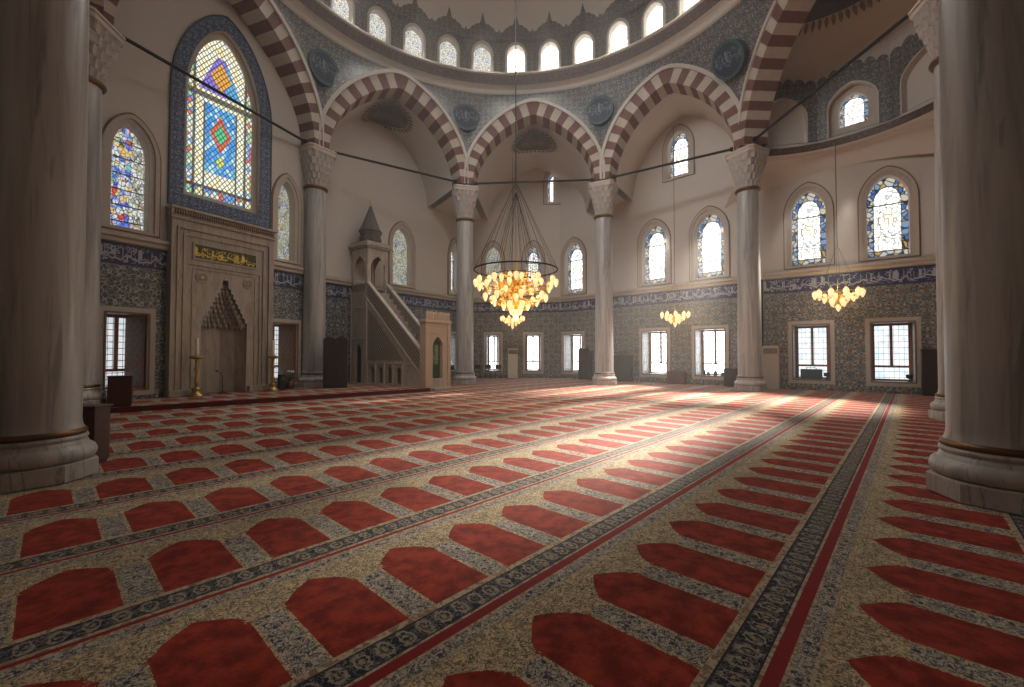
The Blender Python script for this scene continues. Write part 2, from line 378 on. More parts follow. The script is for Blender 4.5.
        outer = t.ramp(rnd, [(0, (0.2, 0.35, 0.75)), (0.3, (0.75, 0.8, 0.7)), (0.55, (0.7, 0.15, 0.12)), (0.68, (0.3, 0.6, 0.4)), (0.85, (0.9, 0.75, 0.35))], True)
        in_blue = t.m('MULTIPLY', t.m('LESS_THAN', ax, 0.46), t.between(y, 0.85, 3.1))
        # diamond of red and green in the blue field
        dm = t.m('ADD', t.m('MULTIPLY', ax, 1.9), t.m('ABSOLUTE', t.m('SUBTRACT', y, 2.2)))
        dm2 = t.m('ADD', t.m('MULTIPLY', ax, 1.9), t.m('MULTIPLY', t.m('ABSOLUTE', t.m('SUBTRACT', y, 1.28)), 1.3))
        vt = t.m('ADD', t.m('MULTIPLY', ax, 1.5), t.m('ABSOLUTE', t.m('SUBTRACT', y, 4.1)))
        col = t.mix(in_blue, glass, blue)
        col = t.mix(t.m('LESS_THAN', dm, 0.62), col, (0.75, 0.13, 0.05)); col = t.mix(t.m('LESS_THAN', dm, 0.36), col, (0.08, 0.6, 0.3))
        col = t.mix(t.m('LESS_THAN', dm2, 0.3), col, (0.7, 0.75, 0.15))
        # fan at the top: violet and blue sides, orange drop
        fan = t.m('MULTIPLY', t.between(y, 3.5, 4.75), t.m('LESS_THAN', t.m('ADD', ax, t.m('MULTIPLY', t.m('SUBTRACT', y, 3.5), 0.42)), 0.66))
        fcol = t.mix(t.m('GREATER_THAN', x, 0.15), (0.28, 0.2, 0.75), (0.12, 0.45, 0.8))
        col = t.mix(fan, col, fcol); col = t.mix(t.m('LESS_THAN', vt, 0.5), col, (0.85, 0.42, 0.08))
        rim = t.m('GREATER_THAN', ax, 0.8); low = t.m('LESS_THAN', y, 0.32)
        col = t.mix(t.m('MAXIMUM', rim, low), col, outer)
        rails = t.m('MAXIMUM', t.m('MAXIMUM', t.between(ax, 0.74, 0.82), t.between(y, 3.22, 3.4)), t.m('MAXIMUM', t.between(y, 0.28, 0.38), t.m('MULTIPLY', t.between(ax, 0.46, 0.52), t.m('LESS_THAN', y, 3.1))))
        st = t.m('MULTIPLY', t.m('MULTIPLY', strength, t.m('SUBTRACT', 1.0, t.m('MULTIPLY', rails, 0.85))), t.m('ADD', 0.04, t.m('MULTIPLY', t.step(ed.outputs['Distance'], 0.06, 0.15), 0.96)))
    else:  # lattice of a casement
        gx = t.step(t.m('ABSOLUTE', t.m('SUBTRACT', t.m('FRACT', t.m('MULTIPLY', x, 4.0)), 0.5)), 0.03, 0.08)
        gy = t.step(t.m('ABSOLUTE', t.m('SUBTRACT', t.m('FRACT', t.m('MULTIPLY', y, 2.6)), 0.5)), 0.03, 0.08)
        g = t.m('MULTIPLY', gx, gy)
        n = t.noise(uv, 1.6, 3)
        col = t.mix(t.step(n, 0.45, 0.6), (0.95, 0.98, 1.0), (0.72, 0.84, 0.92))
        st = t.m('MULTIPLY', t.m('ADD', 0.45 if strength < 1.6 and strength > 1 else 0.04, t.m('MULTIPLY', g, 0.55 if strength < 1.6 and strength > 1 else 0.96)), strength)
    t.base((0.03, 0.03, 0.03)); t.set(Roughness=0.3); t.emit(col, st)
    return t.mat
M['glass_white'] = pane_uv_glass('stained_glass_bright', 'white', 2.9 * WINK)
M['glass_mid'] = pane_uv_glass('stained_glass_daylit', 'white', 1.9 * WINK)
M['glass_colour'] = pane_uv_glass('stained_glass_coloured', 'colour', 0.95 * WINK)
M['glass_pale'] = pane_uv_glass('stained_glass_pale', 'pale', 0.62 * WINK)
M['glass_big'] = pane_uv_glass('stained_glass_great', 'big', 1.15 * WINK)
M['glass_lattice'] = pane_uv_glass('casement_glass', 'lattice', 8.0 * WINK)
M['glass_lattice_dim'] = pane_uv_glass('casement_glass_shaded', 'lattice', 0.85 * WINK)
M['glass_lattice_soft'] = pane_uv_glass('casement_glass_clear', 'lattice', 1.25 * WINK)
M['glass_drum'] = pane_uv_glass('drum_glass', 'drum', 4.5 * WINK)
M['glass_drum_dim'] = pane_uv_glass('drum_glass_dim', 'drum', 0.95 * WINK)  # same drum glass, only its glow set weaker
def lampglass():
    t = NT('lamp_glass'); t.base((0.9, 0.75, 0.5)); t.set(Roughness=0.2); t.emit((1.0, 0.70, 0.32), 1.12); return t.mat
M['lamp'] = lampglass()
def amber():
    t = NT('amber_glass'); t.base((0.9, 0.45, 0.08)); t.set(Roughness=0.15); t.emit((1.0, 0.50, 0.08), 0.75); return t.mat
M['amber'] = amber()
def lampcore():
    t = NT('lamp_core'); t.base((0.9, 0.6, 0.3)); t.emit((1.0, 0.80, 0.48), 5.0); return t.mat
M['lampcore'] = lampcore()

# ---- the carpet: rows of prayer niches, u along the rows, s across them
HD = math.radians(42.9); DU = (math.sin(HD), math.cos(HD))
def carpet_mat():
    t = NT('prayer_carpet'); P = 0.668; ROW = 1.445; S2 = -1.975
    pos = t.n('ShaderNodeTexCoord').outputs['Object']; X, Y, _ = t.xyz(pos)
    u = t.m('ADD', t.m('MULTIPLY', X, DU[0]), t.m('MULTIPLY', Y, DU[1]))
    s = t.m('SUBTRACT', t.m('MULTIPLY', X, DU[1]), t.m('MULTIPLY', Y, DU[0]))
    wob = t.m('MULTIPLY', t.m('SUBTRACT', t.m('ADD', t.m('MULTIPLY', t.noise(pos, 13, 2, 0.5), 0.4), t.m('MULTIPLY', t.noise(pos, 42, 3, 0.8), 0.6)), 0.5), 0.30)
    k0 = t.m('DIVIDE', t.m('SUBTRACT', s, S2), ROW); k = t.m('FLOOR', k0); tt = t.m('MULTIPLY', t.m('SUBTRACT', k0, k), ROW)
    ph = t.m('MULTIPLY', t.m('FRACT', t.m('ADD', t.m('MULTIPLY', k, 0.37), 100.0)), P)
    for kk, v in ((0, .042), (1, .193), (-1, .613), (-2, .12), (-3, .105), (-4, .64)):
        is_ = t.m('COMPARE', k, float(kk), 0.3)
        ph = t.m('ADD', t.m('MULTIPLY', ph, t.m('SUBTRACT', 1.0, is_)), t.m('MULTIPLY', is_, v))
    q = t.m('ADD', t.m('DIVIDE', t.m('SUBTRACT', u, ph), P), 0.5)
    du = t.m('MULTIPLY', t.m('ABSOLUTE', t.m('SUBTRACT', t.m('SUBTRACT', q, t.m('FLOOR', q)), 0.5)), P)
    duw = t.m('ADD', du, wob)
    tw = t.m('ADD', tt, t.m('MULTIPLY', wob, 0.8))
    # niche outline
    r = t.m('MAXIMUM', t.m('DIVIDE', t.m('SUBTRACT', 0.50, tw), 0.245), 0.0)
    w = t.m('MULTIPLY', 0.235, t.m('SUBTRACT', 1.0, t.m('POWER', r, 1.7)))
    niche_top = t.m('MULTIPLY', t.m('LESS_THAN', duw, w), t.between(tt, 0.25, 0.52))
    niche_bot = t.m('MULTIPLY', t.m('LESS_THAN', t.m('ADD', du, t.m('MULTIPLY', wob, 0.08)), 0.232), t.between(tt, 0.50, 1.165))
    niche = t.m('MAXIMUM', niche_top, niche_bot)
    inrow = t.between(tt, 0.155, 1.20)
    gap = t.m('MULTIPLY', t.m('GREATER_THAN', du, 0.256), t.between(tt, 0.50, 1.16))
    navy = t.between(tt, 1.225, 1.38)
    navyedge = t.m('MAXIMUM', t.between(tt, 1.213, 1.225), t.between(tt, 1.38, 1.39))
    greyb = t.between(tt, 0.055, 0.14)
    redw = t.m('ADD', 0.02, t.m('MULTIPLY', t.m('GREATER_THAN', s, -2.6), 0.016))
    red = t.m('MAXIMUM', t.m('LESS_THAN', tt, redw), t.m('GREATER_THAN', tt, t.m('SUBTRACT', ROW, redw)))
    line = t.m('MAXIMUM', t.between(tt, 0.14, 0.155), t.m('MAXIMUM', t.between(tt, 1.165, 1.213), t.between(tt, 1.39, 1.415)))
    # textures
    fine = t.noise(pos, 95, 3, 0.6); med = t.noise(pos, 20, 3, 0.6, 1.2); lo = t.noise(pos, 2.2, 4, 0.6)
    flv = t.vor(pos, 24, 'DISTANCE_TO_EDGE').outputs['Distance']; fl = t.vor(pos, 15, 'F1').outputs['Distance']
    swirl = t.m('SUBTRACT', 1.0, t.step(t.m('ABSOLUTE', t.m('SUBTRACT', med, 0.5)), 0.018, 0.045))
    cream = t.mix(t.m('MULTIPLY', swirl, 0.95), (0.74, 0.57, 0.34), (0.06, 0.06, 0.05))
    sw2 = t.m('SUBTRACT', 1.0, t.step(t.m('ABSOLUTE', t.m('SUBTRACT', t.noise(pos, 27, 2, 0.5, 1.5), 0.47)), 0.02, 0.06))
    cream = t.mix(t.m('MULTIPLY', sw2, 0.7), cream, (0.14, 0.13, 0.10))
    cream = t.mix(t.m('MULTIPLY', t.step(fine, 0.52, 0.62), 0.45), cream, (0.24, 0.20, 0.13))
    cream = t.mix(t.m('MULTIPLY', t.m('SUBTRACT', 1.0, t.step(fl, 0.10, 0.2)), 0.6), cream, (0.78, 0.62, 0.36))
    grey = t.mix(t.m('MAXIMUM', swirl, t.m('SUBTRACT', 1.0, t.step(fl, 0.16, 0.3))), (0.62, 0.54, 0.42), (0.025, 0.04, 0.08))
    grey = t.mix(t.m('MULTIPLY', sw2, 0.75), grey, (0.07, 0.07, 0.08))
    grey = t.mix(t.m('MULTIPLY', t.step(fine, 0.5, 0.65), 0.4), grey, (0.16, 0.14, 0.12))
    # big florets of the navy border
    fu = t.m('MULTIPLY', u, 7.5); fv = t.m('MULTIPLY', t.m('SUBTRACT', tt, 1.303), 11.0)
    ring = t.m('SQRT', t.m('ADD', t.m('POWER', t.m('MULTIPLY', t.m('SUBTRACT', t.m('FRACT', fu), 0.5), 2.2), 2.0), t.m('POWER', fv, 2.0)))
    ring = t.m('ADD', ring, t.m('MULTIPLY', t.m('SUBTRACT', med, 0.5), 1.2))
    fo = t.m('SUBTRACT', 1.0, t.step(t.m('ABSOLUTE', t.m('SUBTRACT', ring, 0.62)), 0.06, 0.2))
    nv = t.mix(t.m('MAXIMUM', fo, t.m('MULTIPLY', swirl, 0.6)), (0.018, 0.022, 0.042), (0.36, 0.32, 0.25))
    nv = t.mix(t.m('LESS_THAN', ring, 0.2), nv, (0.40, 0.30, 0.14))
    pile = t.noise(pos, 6.5, 4, 0.65)
    redc = t.mix(t.step(pile, 0.35, 0.68), (0.20, 0.013, 0.006), (0.46, 0.05, 0.022))
    redc = t.mix(t.m('MULTIPLY', fine, 0.25), redc, (0.15, 0.01, 0.008))
    tan = t.mix(t.step(med, 0.45, 0.6), (0.55, 0.44, 0.29), (0.26, 0.17, 0.12))
    col = tan
    col = t.mix(inrow, col, cream); col = t.mix(gap, col, grey)
    col = t.mix(niche, col, redc); col = t.mix(line, col, tan)
    col = t.mix(greyb, col, grey); col = t.mix(navy, col, nv); col = t.mix(navyedge, col, (0.03, 0.03, 0.04))
    col = t.mix(red, col, (0.27, 0.018, 0.022))
    col = t.mix(t.m('MULTIPLY', t.step(lo, 0.35, 0.75), 0.18), col, (0.05, 0.03, 0.025))
    t.base(col); t.set(Roughness=0.85); t.b.inputs['Specular IOR Level'].default_value = 0.2
    t.b.inputs['Sheen Weight'].default_value = 0.06; t.b.inputs['Sheen Roughness'].default_value = 0.4
    t.b.inputs['Sheen Tint'].default_value = (1.0, 0.85, 0.75, 1)
    t.bump(t.m('ADD', t.m('MULTIPLY', fine, 0.5), t.m('MULTIPLY', pile, 0.8)), 0.5, 0.012)
    return t.mat
M['carpet'] = carpet_mat()

# ------------------------------------------------------------------ walls
class Wall:
    def __init__(s, a, b, off=0.0):
        a = Vector(a); b = Vector(b); s.d = (b - a).normalized(); s.n = Vector((s.d.y, -s.d.x))
        s.a = a - s.n * off; s.L = (b - a).length
    def p(s, u, z, dep=0.0):  # dep > 0 goes into the wall, away from the room
        q = s.a + s.d * u - s.n * dep; return Vector((q.x, q.y, z))
    def hit(s, px, py):
        r = ray(px, py); den = r.x * s.n.x + r.y * s.n.y; t = (s.a.x * s.n.x + s.a.y * s.n.y) / den
        return ((r.x * t - s.a.x) * s.d.x + (r.y * t - s.a.y) * s.d.y, EYE + r.z * t)
    def u(s, px): return s.hit(px, 345)[0]
    def rot(s): return math.atan2(s.d.y, s.d.x)
def rect(u0, u1, z0, z1): return [(u0, z0), (u1, z0), (u1, z1), (u0, z1)]
def archloop(uc, w, z0, zs, zt, k=0.3, n=10):
    a = w / 2; L = [(uc - a, z0), (uc + a, z0), (uc + a, zs)]
    pts = []
    for i in range(1, 2 * n):
        th = PI * i / (2 * n); x = math.cos(th); sx = abs(x)
        f = math.sqrt(max(0, 1 - sx * sx)) * (1 - k) + (1 - sx) * k
        pts.append((uc + a * x, zs + (zt - zs) * f))
    return L + pts + [(uc - a, zs)]
def panel(name, wall, outline, holes, mats, reveal=0.0, parent=None, dep=0.0, uvo=(0, 0), rdep=None):
    """flat panel with holes on a wall; the holes get reveals"""
    loops = [outline] + holes; flat = [p for l in loops for p in l]
    tri = tessellate_polygon([[Vector((p[0], p[1], 0)) for p in l] for l in loops])
    v = [wall.p(u, z, dep) for u, z in flat]; uv = [(u + uvo[0], z + uvo[1]) for u, z in flat]
    f = []
    for t in tri:
        a, b, c = [Vector(flat[i]) for i in t]
        f.append(tuple(t) if (b - a).cross(c - a) > 0 else tuple(reversed(t)))
    mi = [0] * len(f)
    for hi, h in enumerate(holes):
        rd = reveal if not isinstance(reveal, list) else reveal[hi]
        if rd <= 0: continue
        base = len(v); n = len(h); acc = 0
        for i in range(n + 1):
            q = h[i % n]
            if i: acc += (Vector(q) - Vector(h[i - 1])).length
            v += [wall.p(q[0], q[1], dep), wall.p(q[0], q[1], dep + rd)]; uv += [(acc, 0), (acc, rd)]
        for i in range(n): f.append((base + 2*i, base + 2*i + 1, base + 2*i + 3, base + 2*i + 2)); mi.append(1 if len(mats) > 1 else 0)
    return mesh_obj(name, v, f, mats, parent, midx=mi, uvs=uv)
def ringmesh(name, wall, outer, inner, d0, d1, mats, parent=None, mid=None):
    """moulding between two loops of equal length, front at depth d0 (negative = proud), back at d1"""
    n = len(outer); v = []; f = []; uv = []
    rows = [(outer, d1), (outer, d0)] + ([(mid[0], mid[1])] if mid else []) + [(inner, d0), (inner, d1)]
    acc = [0]
    for i in range(n): acc.append(acc[-1] + (Vector(outer[(i+1) % n]) - Vector(outer[i])).length)
    for ri, (lp, dd) in enumerate(rows):
        for i in range(n + 1):
            q = lp[i % n]; v.append(wall.p(q[0], q[1], dd)); uv.append((q[0] * 1.0, q[1]))
    m = n + 1
    for r in range(len(rows) - 1):
        for i in range(n): f.append((r*m+i, r*m+i+1, (r+1)*m+i+1, (r+1)*m+i))
    return mesh_obj(name, v, f, mats, parent, uvs=uv)
def pane(name, wall, loop, dep, mat, parent, hw=None, vh=None):
    tri = tessellate_polygon([[Vector((p[0], p[1], 0)) for p in loop]])
    us = [p[0] for p in loop]; uc = (min(us) + max(us)) / 2; h = hw or (max(us) - min(us)) / 2; z0 = min(p[1] for p in loop); hv = h if vh is None else (max(p[1] for p in loop) - z0) / vh
    return mesh_obj(name, [wall.p(u, z, dep) for u, z in loop], [tuple(t) for t in tri], mat, parent, uvs=[((u - uc) / h, (z - z0) / hv) for u, z in loop])
WIN = [0]
def new_window(label):
    WIN[0] += 1; o = empty('window_%d' % WIN[0]); return tag(o, label, 'window', kind='structure')

Z_T = 5.12   # top of the tiled zone
UZ0, UZS, UZT = 5.62, 7.95, 8.95
def lower_window(wall, pl, pr, label, glass, holes, two=False):
    """deep rectangular window with stone frame and wooden casement"""
    u0, u1 = wall.u(pl), wall.u(pr); fr = 0.2
    h = rect(u0, u1, 0.48, 2.88); holes.append(h)
    w = new_window(label)
    ringmesh('stone_frame', wall, rect(u0 - fr, u1 + fr, 0.28, 3.08), h, -0.07, 0.02, M['frame_stone'], w)
    ringmesh('inner_moulding', wall, rect(u0 - 0.05, u1 + 0.05, 0.43, 2.93), h, -0.10, -0.06, M['mould_dark'], w)
    D = 0.85
    # casement set toward the outside of the thick wall
    b = MB(); um = (u0 + u1) / 2
    def bar(a0, a1, z0, z1, dd=0.05):
        vs = [wall.p(a, z, D - e) for a, z, e in ((a0,z0,0),(a1,z0,0),(a1,z1,0),(a0,z1,0),(a0,z0,dd),(a1,z0,dd),(a1,z1,dd),(a0,z1,dd))]
        b.add(vs, [(0,1,2,3),(4,7,6,5),(0,4,5,1),(1,5,6,2),(2,6,7,3),(3,7,4,0)])
    t = 0.12
    bar(u0, u0+t, .48, 2.88); bar(u1-t, u1, .48, 2.88); bar(u0, u1, 2.79, 2.88); bar(u0, u1, .48, .55)
    bar(u0, u1, 1.03, 1.12, .07); bar(um-.05, um+.05, 1.05, 2.85, .07)
    b.build('casement', M['wood_frame'], w)
    pane('pane', wall, rect(u0, u1, .48, 2.88), D + 0.01, glass, w)
    if two:
        for (ua, da, ub, db) in (two if isinstance(two, list) else [(u1 - .30, .80, u1 - .04, .08)]):
            p0, p1 = wall.p(ua, 0, da), wall.p(ub, 0, db); sw = Wall(p0.xy, p1.xy); v = []
            ms = MB(); L = sw.L
            vs = [sw.p(a, z, e) for a, z, e in ((0,.5,0),(L,.5,0),(L,2.84,0),(0,2.84,0),(0,.5,.045),(L,.5,.045),(L,2.84,.045),(0,2.84,.045))]
            ms.add(vs, [(0,1,2,3),(7,6,5,4),(0,4,5,1),(1,5,6,2),(2,6,7,3),(3,7,4,0)])
            sh = ms.build('shutter', M['wood_frame'], w)
            for z0, z1 in ((.62, 1.3), (1.42, 2.72)):
                mesh_obj('carved_panel', [sw.p(.08, z0, -.004), sw.p(L - .08, z0, -.004), sw.p(L - .08, z1, -.004), sw.p(.08, z1, -.004)], [(0, 1, 2, 3)], M['shutter'], sh, uvs=[(0, z0), (L, z0), (L, z1), (0, z1)])
    return w, u0, u1
def upper_window(wall, pl, pr, label, glass, holes, z0=UZ0, zs=UZS, zt=UZT, dep=0.38, mo=0.26, k=0.14, ua=None):
    u0, u1 = (wall.u(pl), wall.u(pr)) if ua is None else ua
    uc = (u0 + u1) / 2; wd = u1 - u0
    h = archloop(uc, wd, z0, zs, zt, k); holes.append(h)
    w = new_window(label)
    o = archloop(uc, wd + 2 * mo, z0 - 0.12, zs, zt + mo * 1.25, k); i = archloop(uc, wd + mo * 1.1, z0 - 0.06, zs, zt + mo * 0.7, k)
    ringmesh('dark_moulding', wall, archloop(uc, wd + 2 * mo + .1, z0 - .14, zs, zt + mo * 1.25 + .07, k), o, -0.04, 0.02, M['mould_dark'], w)
    ringmesh('stone_frame', wall, o, i, -0.08, 0.02, M['frame_stone'], w)
    ringmesh('inner_moulding', wall, i, h, -0.03, 0.02, M['frame_stone'], w)
    pane('stained_glass', wall, h, dep, glass, w, vh=5.0)
    return w, h

# ------------------------------------------------------------------ plan of the hall
WM = Wall((-16.0, 6.31), (-8.86, 19.0), 0.30)       # mihrab wall
WA = Wall((-9.7, 20.3), (-3.3, 29.2))                # behind the pulpit
WB = Wall((-3.3, 29.2), (3.25, 29.0))
WC = Wall((3.25, 29.0), (11.75, 20.85))
WD = Wall((11.9, 20.3), (17.3, 16.0))
WE = Wall((17.3, 16.0), (15.5, -3.0))
WF = Wall((15.5, -3.0), (-15.0, -3.0))
WG = Wall((-15.0, -3.0), (-16.26, 6.46))
PLAN = [WM.p(0, 0), WM.p(WM.L, 0), WA.a, WB.a, WC.a, WC.p(WC.L, 0), WD.a, WE.a, WF.a, WG.a]

# floor and carpet
fp = [Vector((p[0], p[1], -0.02)) for p in PLAN]
o = mesh_obj('floor', fp, [tuple(reversed(range(len(fp))))], M['basemarble']); tag(o, 'stone floor lying under the fitted red carpet', 'floor', kind='structure')
mb = MB(); cp = [(p[0] * 0.996, p[1] + (0.03 if p[1] < 0 else -0.04)) for p in PLAN]
mb.add([(x, y, 0.0) for x, y in cp] + [(x, y, -0.019) for x, y in cp], [tuple(reversed(range(len(cp))))] + [(i, (i+1) % len(cp), len(cp)+(i+1) % len(cp), len(cp)+i) for i in range(len(cp))])
o = mb.build('prayer_carpet', M['carpet'])
tag(o, 'wall to wall red and cream prayer carpet with rows of arched red niches', 'carpet')
for p in o.data.polygons:
    if p.index == 0 and p.normal.z < 0: p.flip()
# raised platform in front of the mihrab, its edge parallel to the rows
e0 = floor_at(40, 421); e1 = floor_at(109, 413.5); e2 = floor_at(430, 391.5)
dd_ = (e2 - e1).normalized(); e0 = e1 - dd_ * 3.2
pts = [(e0.x, e0.y), (e2.x, e2.y), (-8.25 + .806*5.5 - .07, 22.0 - .592*5.5 - .1), (-8.25 - .07, 22.0 - .1), WA.p(1.2, 0, .06)[:2], WA.p(0.1, 0, .06)[:2], WM.p(WM.L - .05, 0, .06)[:2], WM.p(5.0, 0, .06)[:2]]
ZP = 0.15
mb = MB(); n = len(pts)
mb.add([(x, y, ZP) for x, y in pts], [tuple(range(n))], 0)
mb.add([(x, y, 0.0) for x, y in pts] + [(x, y, ZP) for x, y in pts], [(i, (i+1) % n, n+(i+1) % n, n+i) for i in range(n)], 1)
o = mb.build('raised_platform', [M['carpet'], M['red_riser']])
tag(o, 'low carpeted platform with red edge in front of the marble prayer niche', 'platform')

def lower_wall(name, wall, holes, label, tmat, u0=0, u1=None, rmat='tile', top=None):
    u1 = wall.L if u1 is None else u1
    o = panel(name, wall, rect(u0, u1, -0.02, 4.42), holes, [M[tmat], M[rmat]], 0.86)
    tag(o, label, 'wall', kind='structure')
    r = mesh_obj('script_band', [wall.p(u0, 4.42), wall.p(u1, 4.42), wall.p(u1, Z_T), wall.p(u0, Z_T)], [(0, 1, 2, 3)], M['band'], o, uvs=[(u0, 0), (u1, 0), (u1, .7), (u0, .7)])
    return o
TR = [0]
def strip(wall, u0, u1, prof, mat, label, name=None, cat='moulding'):
    """horizontal moulding; profile of (dep, z)"""
    v = []; f = []; n = len(prof)
    for u in (u0, u1):
        for d, z in prof: v.append(wall.p(u, z, d))
    for i in range(n - 1): f.append((i, n + i, n + i + 1, i + 1))
    f += [tuple(range(n)), tuple(reversed(range(n, 2 * n)))]
    if name is None: TR[0] += 1; name = 'trim_%d' % TR[0]
    o = mesh_obj(name, v, f, mat); tag(o, label, cat, kind='structure'); return o
SILL = [(0.0, Z_T - 0.03), (-0.10, Z_T), (-0.12, Z_T + 0.10), (-0.20, Z_T + 0.16), (-0.20, Z_T + 0.26), (-0.06, Z_T + 0.32), (0.0, Z_T + 0.34)]

G_LOW = 'deep stone framed windows with wooden casements'
# --- mihrab wall
MU0, MU1 = WM.u(165), WM.u(268); MC = (MU0 + MU1) / 2
hl = []
lower_window(WM, 105, 147, 'square lattice window with dark casement left of the marble prayer niche', M['glass_lattice_dim'], hl, True)
lower_window(WM, 272, 296, 'narrow lattice window between the marble prayer niche and the grey column', M['glass_lattice_dim'], hl, True)
NZ = 0.15
nw = 1.55; niche_hole = rect(MC - nw / 2, MC + nw / 2, NZ, 4.3); hl.append(niche_hole)
lower_wall('wall_mihrab', WM, hl, 'tiled wall with blue script band around the marble prayer niche', 'tile_grey', rmat='shutter')
hu = []
upper_window(WM, 107, 146, 'tall arched stained glass window of blue, red and yellow left of the niche', M['glass_colour'], hu)
upper_window(WM, 276, 293, 'tall arched pale stained glass window between niche and grey column', M['glass_pale'], hu)
bw0, bw1 = WM.u(166) , WM.u(267)
BWO = archloop(MC, bw1 - bw0, 6.78, 10.9, 14.35, 0.16, 14); BWI = archloop(MC, bw1 - bw0 - .80, 7.2, 10.9, 13.85, 0.16, 14)
BWG = archloop(MC, bw1 - bw0 - 1.16, 7.4, 10.9, 13.6, 0.16, 14)
hu.append(BWI)
w = new_window('great pointed stained glass window in a blue mosaic border above the niche')
ringmesh('mosaic_border', WM, BWO, BWI, -0.05, 0.02, M['mihrab_tile'], w)
ringmesh('outer_edge', WM, archloop(MC, bw1 - bw0 + .1, 6.73, 10.9, 14.42, 0.16, 14), BWO, -0.07, 0.02, M['teal'], w)
ringmesh('stone_frame', WM, BWI, BWG, 0.22, 0.34, M['frame_stone'], w)
pane('stained_glass', WM, BWG, 0.3, M['glass_big'], w)
o = panel('wall_mihrab_upper', WM, rect(0, WM.L + .1, Z_T, 16.5), hu, [M['plaster'], M['frame_stone']], 0.4)
tag(o, 'plain beige plaster wall around the great stained glass window', 'wall', kind='structure')
strip(WM, 0, MU0, SILL, M['frame_stone'], 'stone sill moulding under the coloured window left of the niche')
strip(WM, MU1, WM.L + .1, SILL, M['frame_stone'], 'stone sill moulding under the pale window beside the grey column')
# --- wall A
hl = []; hu = []
lower_window(WA, 448.5, 456, 'narrow bright casement window between pulpit and grey column', M['glass_lattice'], hl)
lower_wall('wall_pulpit', WA, hl, 'tiled wall with blue script band behind the marble pulpit', 'tile_grey')
upper_window(WA, 392, 410.5, 'arched stained glass window above the pulpit stairs', M['glass_pale'], hu)
upper_window(WA, 450.5, 457.5, 'arched pale window half hidden behind a grey column', M['glass_mid'], hu)
o = panel('wall_pulpit_upper', WA, rect(-.4, WA.L, Z_T, 16.5), hu, [M['plaster'], M['frame_stone']], 0.4); tag(o, 'beige plaster wall above the marble pulpit', 'wall', kind='structure')
strip(WA, 0, WA.L, SILL, M['frame_stone'], 'stone sill moulding above the tiles behind the pulpit')
# --- wall B
hl = []; hu = []
lower_window(WB, 486.8, 499.8, 'casement window with folded shutter left of the cream cooling cabinet', M['glass_lattice'], hl, True)
lower_window(WB, 526, 540.5, 'bright casement window right of the cream cooling cabinet under the big chandelier', M['glass_lattice'], hl)
lower_wall('wall_far', WB, hl, 'far tiled wall behind the big lit chandelier', 'tile')
upper_window(WB, 485.5, 500.5, 'arched window behind the left half of the lit chandelier', M['glass_pale'], hu)
upper_window(WB, 526, 541, 'arched window behind the right half of the lit chandelier', M['glass_mid'], hu)
upper_window(WB, 548, 563.5, 'small arched window high up in the far vault', M['glass_white'], hu, 11.9, 13.2, 14.1)
o = panel('wall_far_upper', WB, rect(0, WB.L + .6, Z_T, 16.5), hu, [M['plaster'], M['frame_stone']], 0.4); tag(o, 'far beige plaster wall above the chandelier windows', 'wall', kind='structure')
strip(WB, 0, WB.L, SILL, M['frame_stone'], 'stone sill moulding above the tiles of the far wall')
# --- wall C
hl = []; hu = []
lower_window(WC, 564.5, 582.5, 'bright casement window just left of the far grey column', M['glass_lattice'], hl)
lower_window(WC, 643, 667, 'bright casement window between dark screen and small brown cabinet', M['glass_lattice'], hl)
lower_window(WC, 696, 725, 'bright casement window with objects on sill left of the tall column', M['glass_lattice'], hl)
lower_wall('wall_window', WC, hl, 'tiled wall with bright casement windows between two columns', 'tile')
upper_window(WC, 565, 583, 'arched leaded window left of the far grey column', M['glass_white'], hu)
upper_window(WC, 643, 667, 'arched leaded window above the left wall of casements', M['glass_white'], hu)
upper_window(WC, 696, 725, 'large glowing arched leaded window beside the tall column', M['glass_white'], hu)
upper_window(WC, 669.5, 691, 'bright round topped window high inside the striped arch', M['glass_white'], hu, 11.35, 12.9, 13.85)
o = panel('wall_window_upper', WC, rect(-.6, WC.L + .3, Z_T, 16.5), hu, [M['plaster'], M['frame_stone']], 0.4); tag(o, 'beige plaster wall with glowing arched windows', 'wall', kind='structure')
strip(WC, 0, WC.L, SILL, M['frame_stone'], 'stone sill moulding under the glowing arched windows')
# --- wall D
hl = []; hu = []
lower_window(WD, 793.5, 829, 'two leaf lattice window with dark box on its sill', M['glass_lattice_soft'], hl)
lower_window(WD, 871.5, 914.5, 'two leaf lattice window with small black lamp on its sill', M['glass_lattice_soft'], hl)
lower_wall('wall_right', WD, hl, 'tiled wall with two lattice windows under the small chandelier', 'tile')
upper_window(WD, 793, 828, 'arched stained glass window beside the tall column, blue edged', M['glass_white'], hu)
upper_window(WD, 869.5, 912.5, 'arched stained glass window with blue and orange border above right lattice window', M['glass_white'], hu)
o = panel('wall_right_upper', WD, rect(-.4, WD.L, Z_T, 11.5), hu, [M['plaster'], M['frame_stone']], 0.4); tag(o, 'beige plaster wall with two blue edged stained windows', 'wall', kind='structure')
strip(WD, 0, WD.L, SILL, M['frame_stone'], 'stone sill moulding under the two blue edged windows')
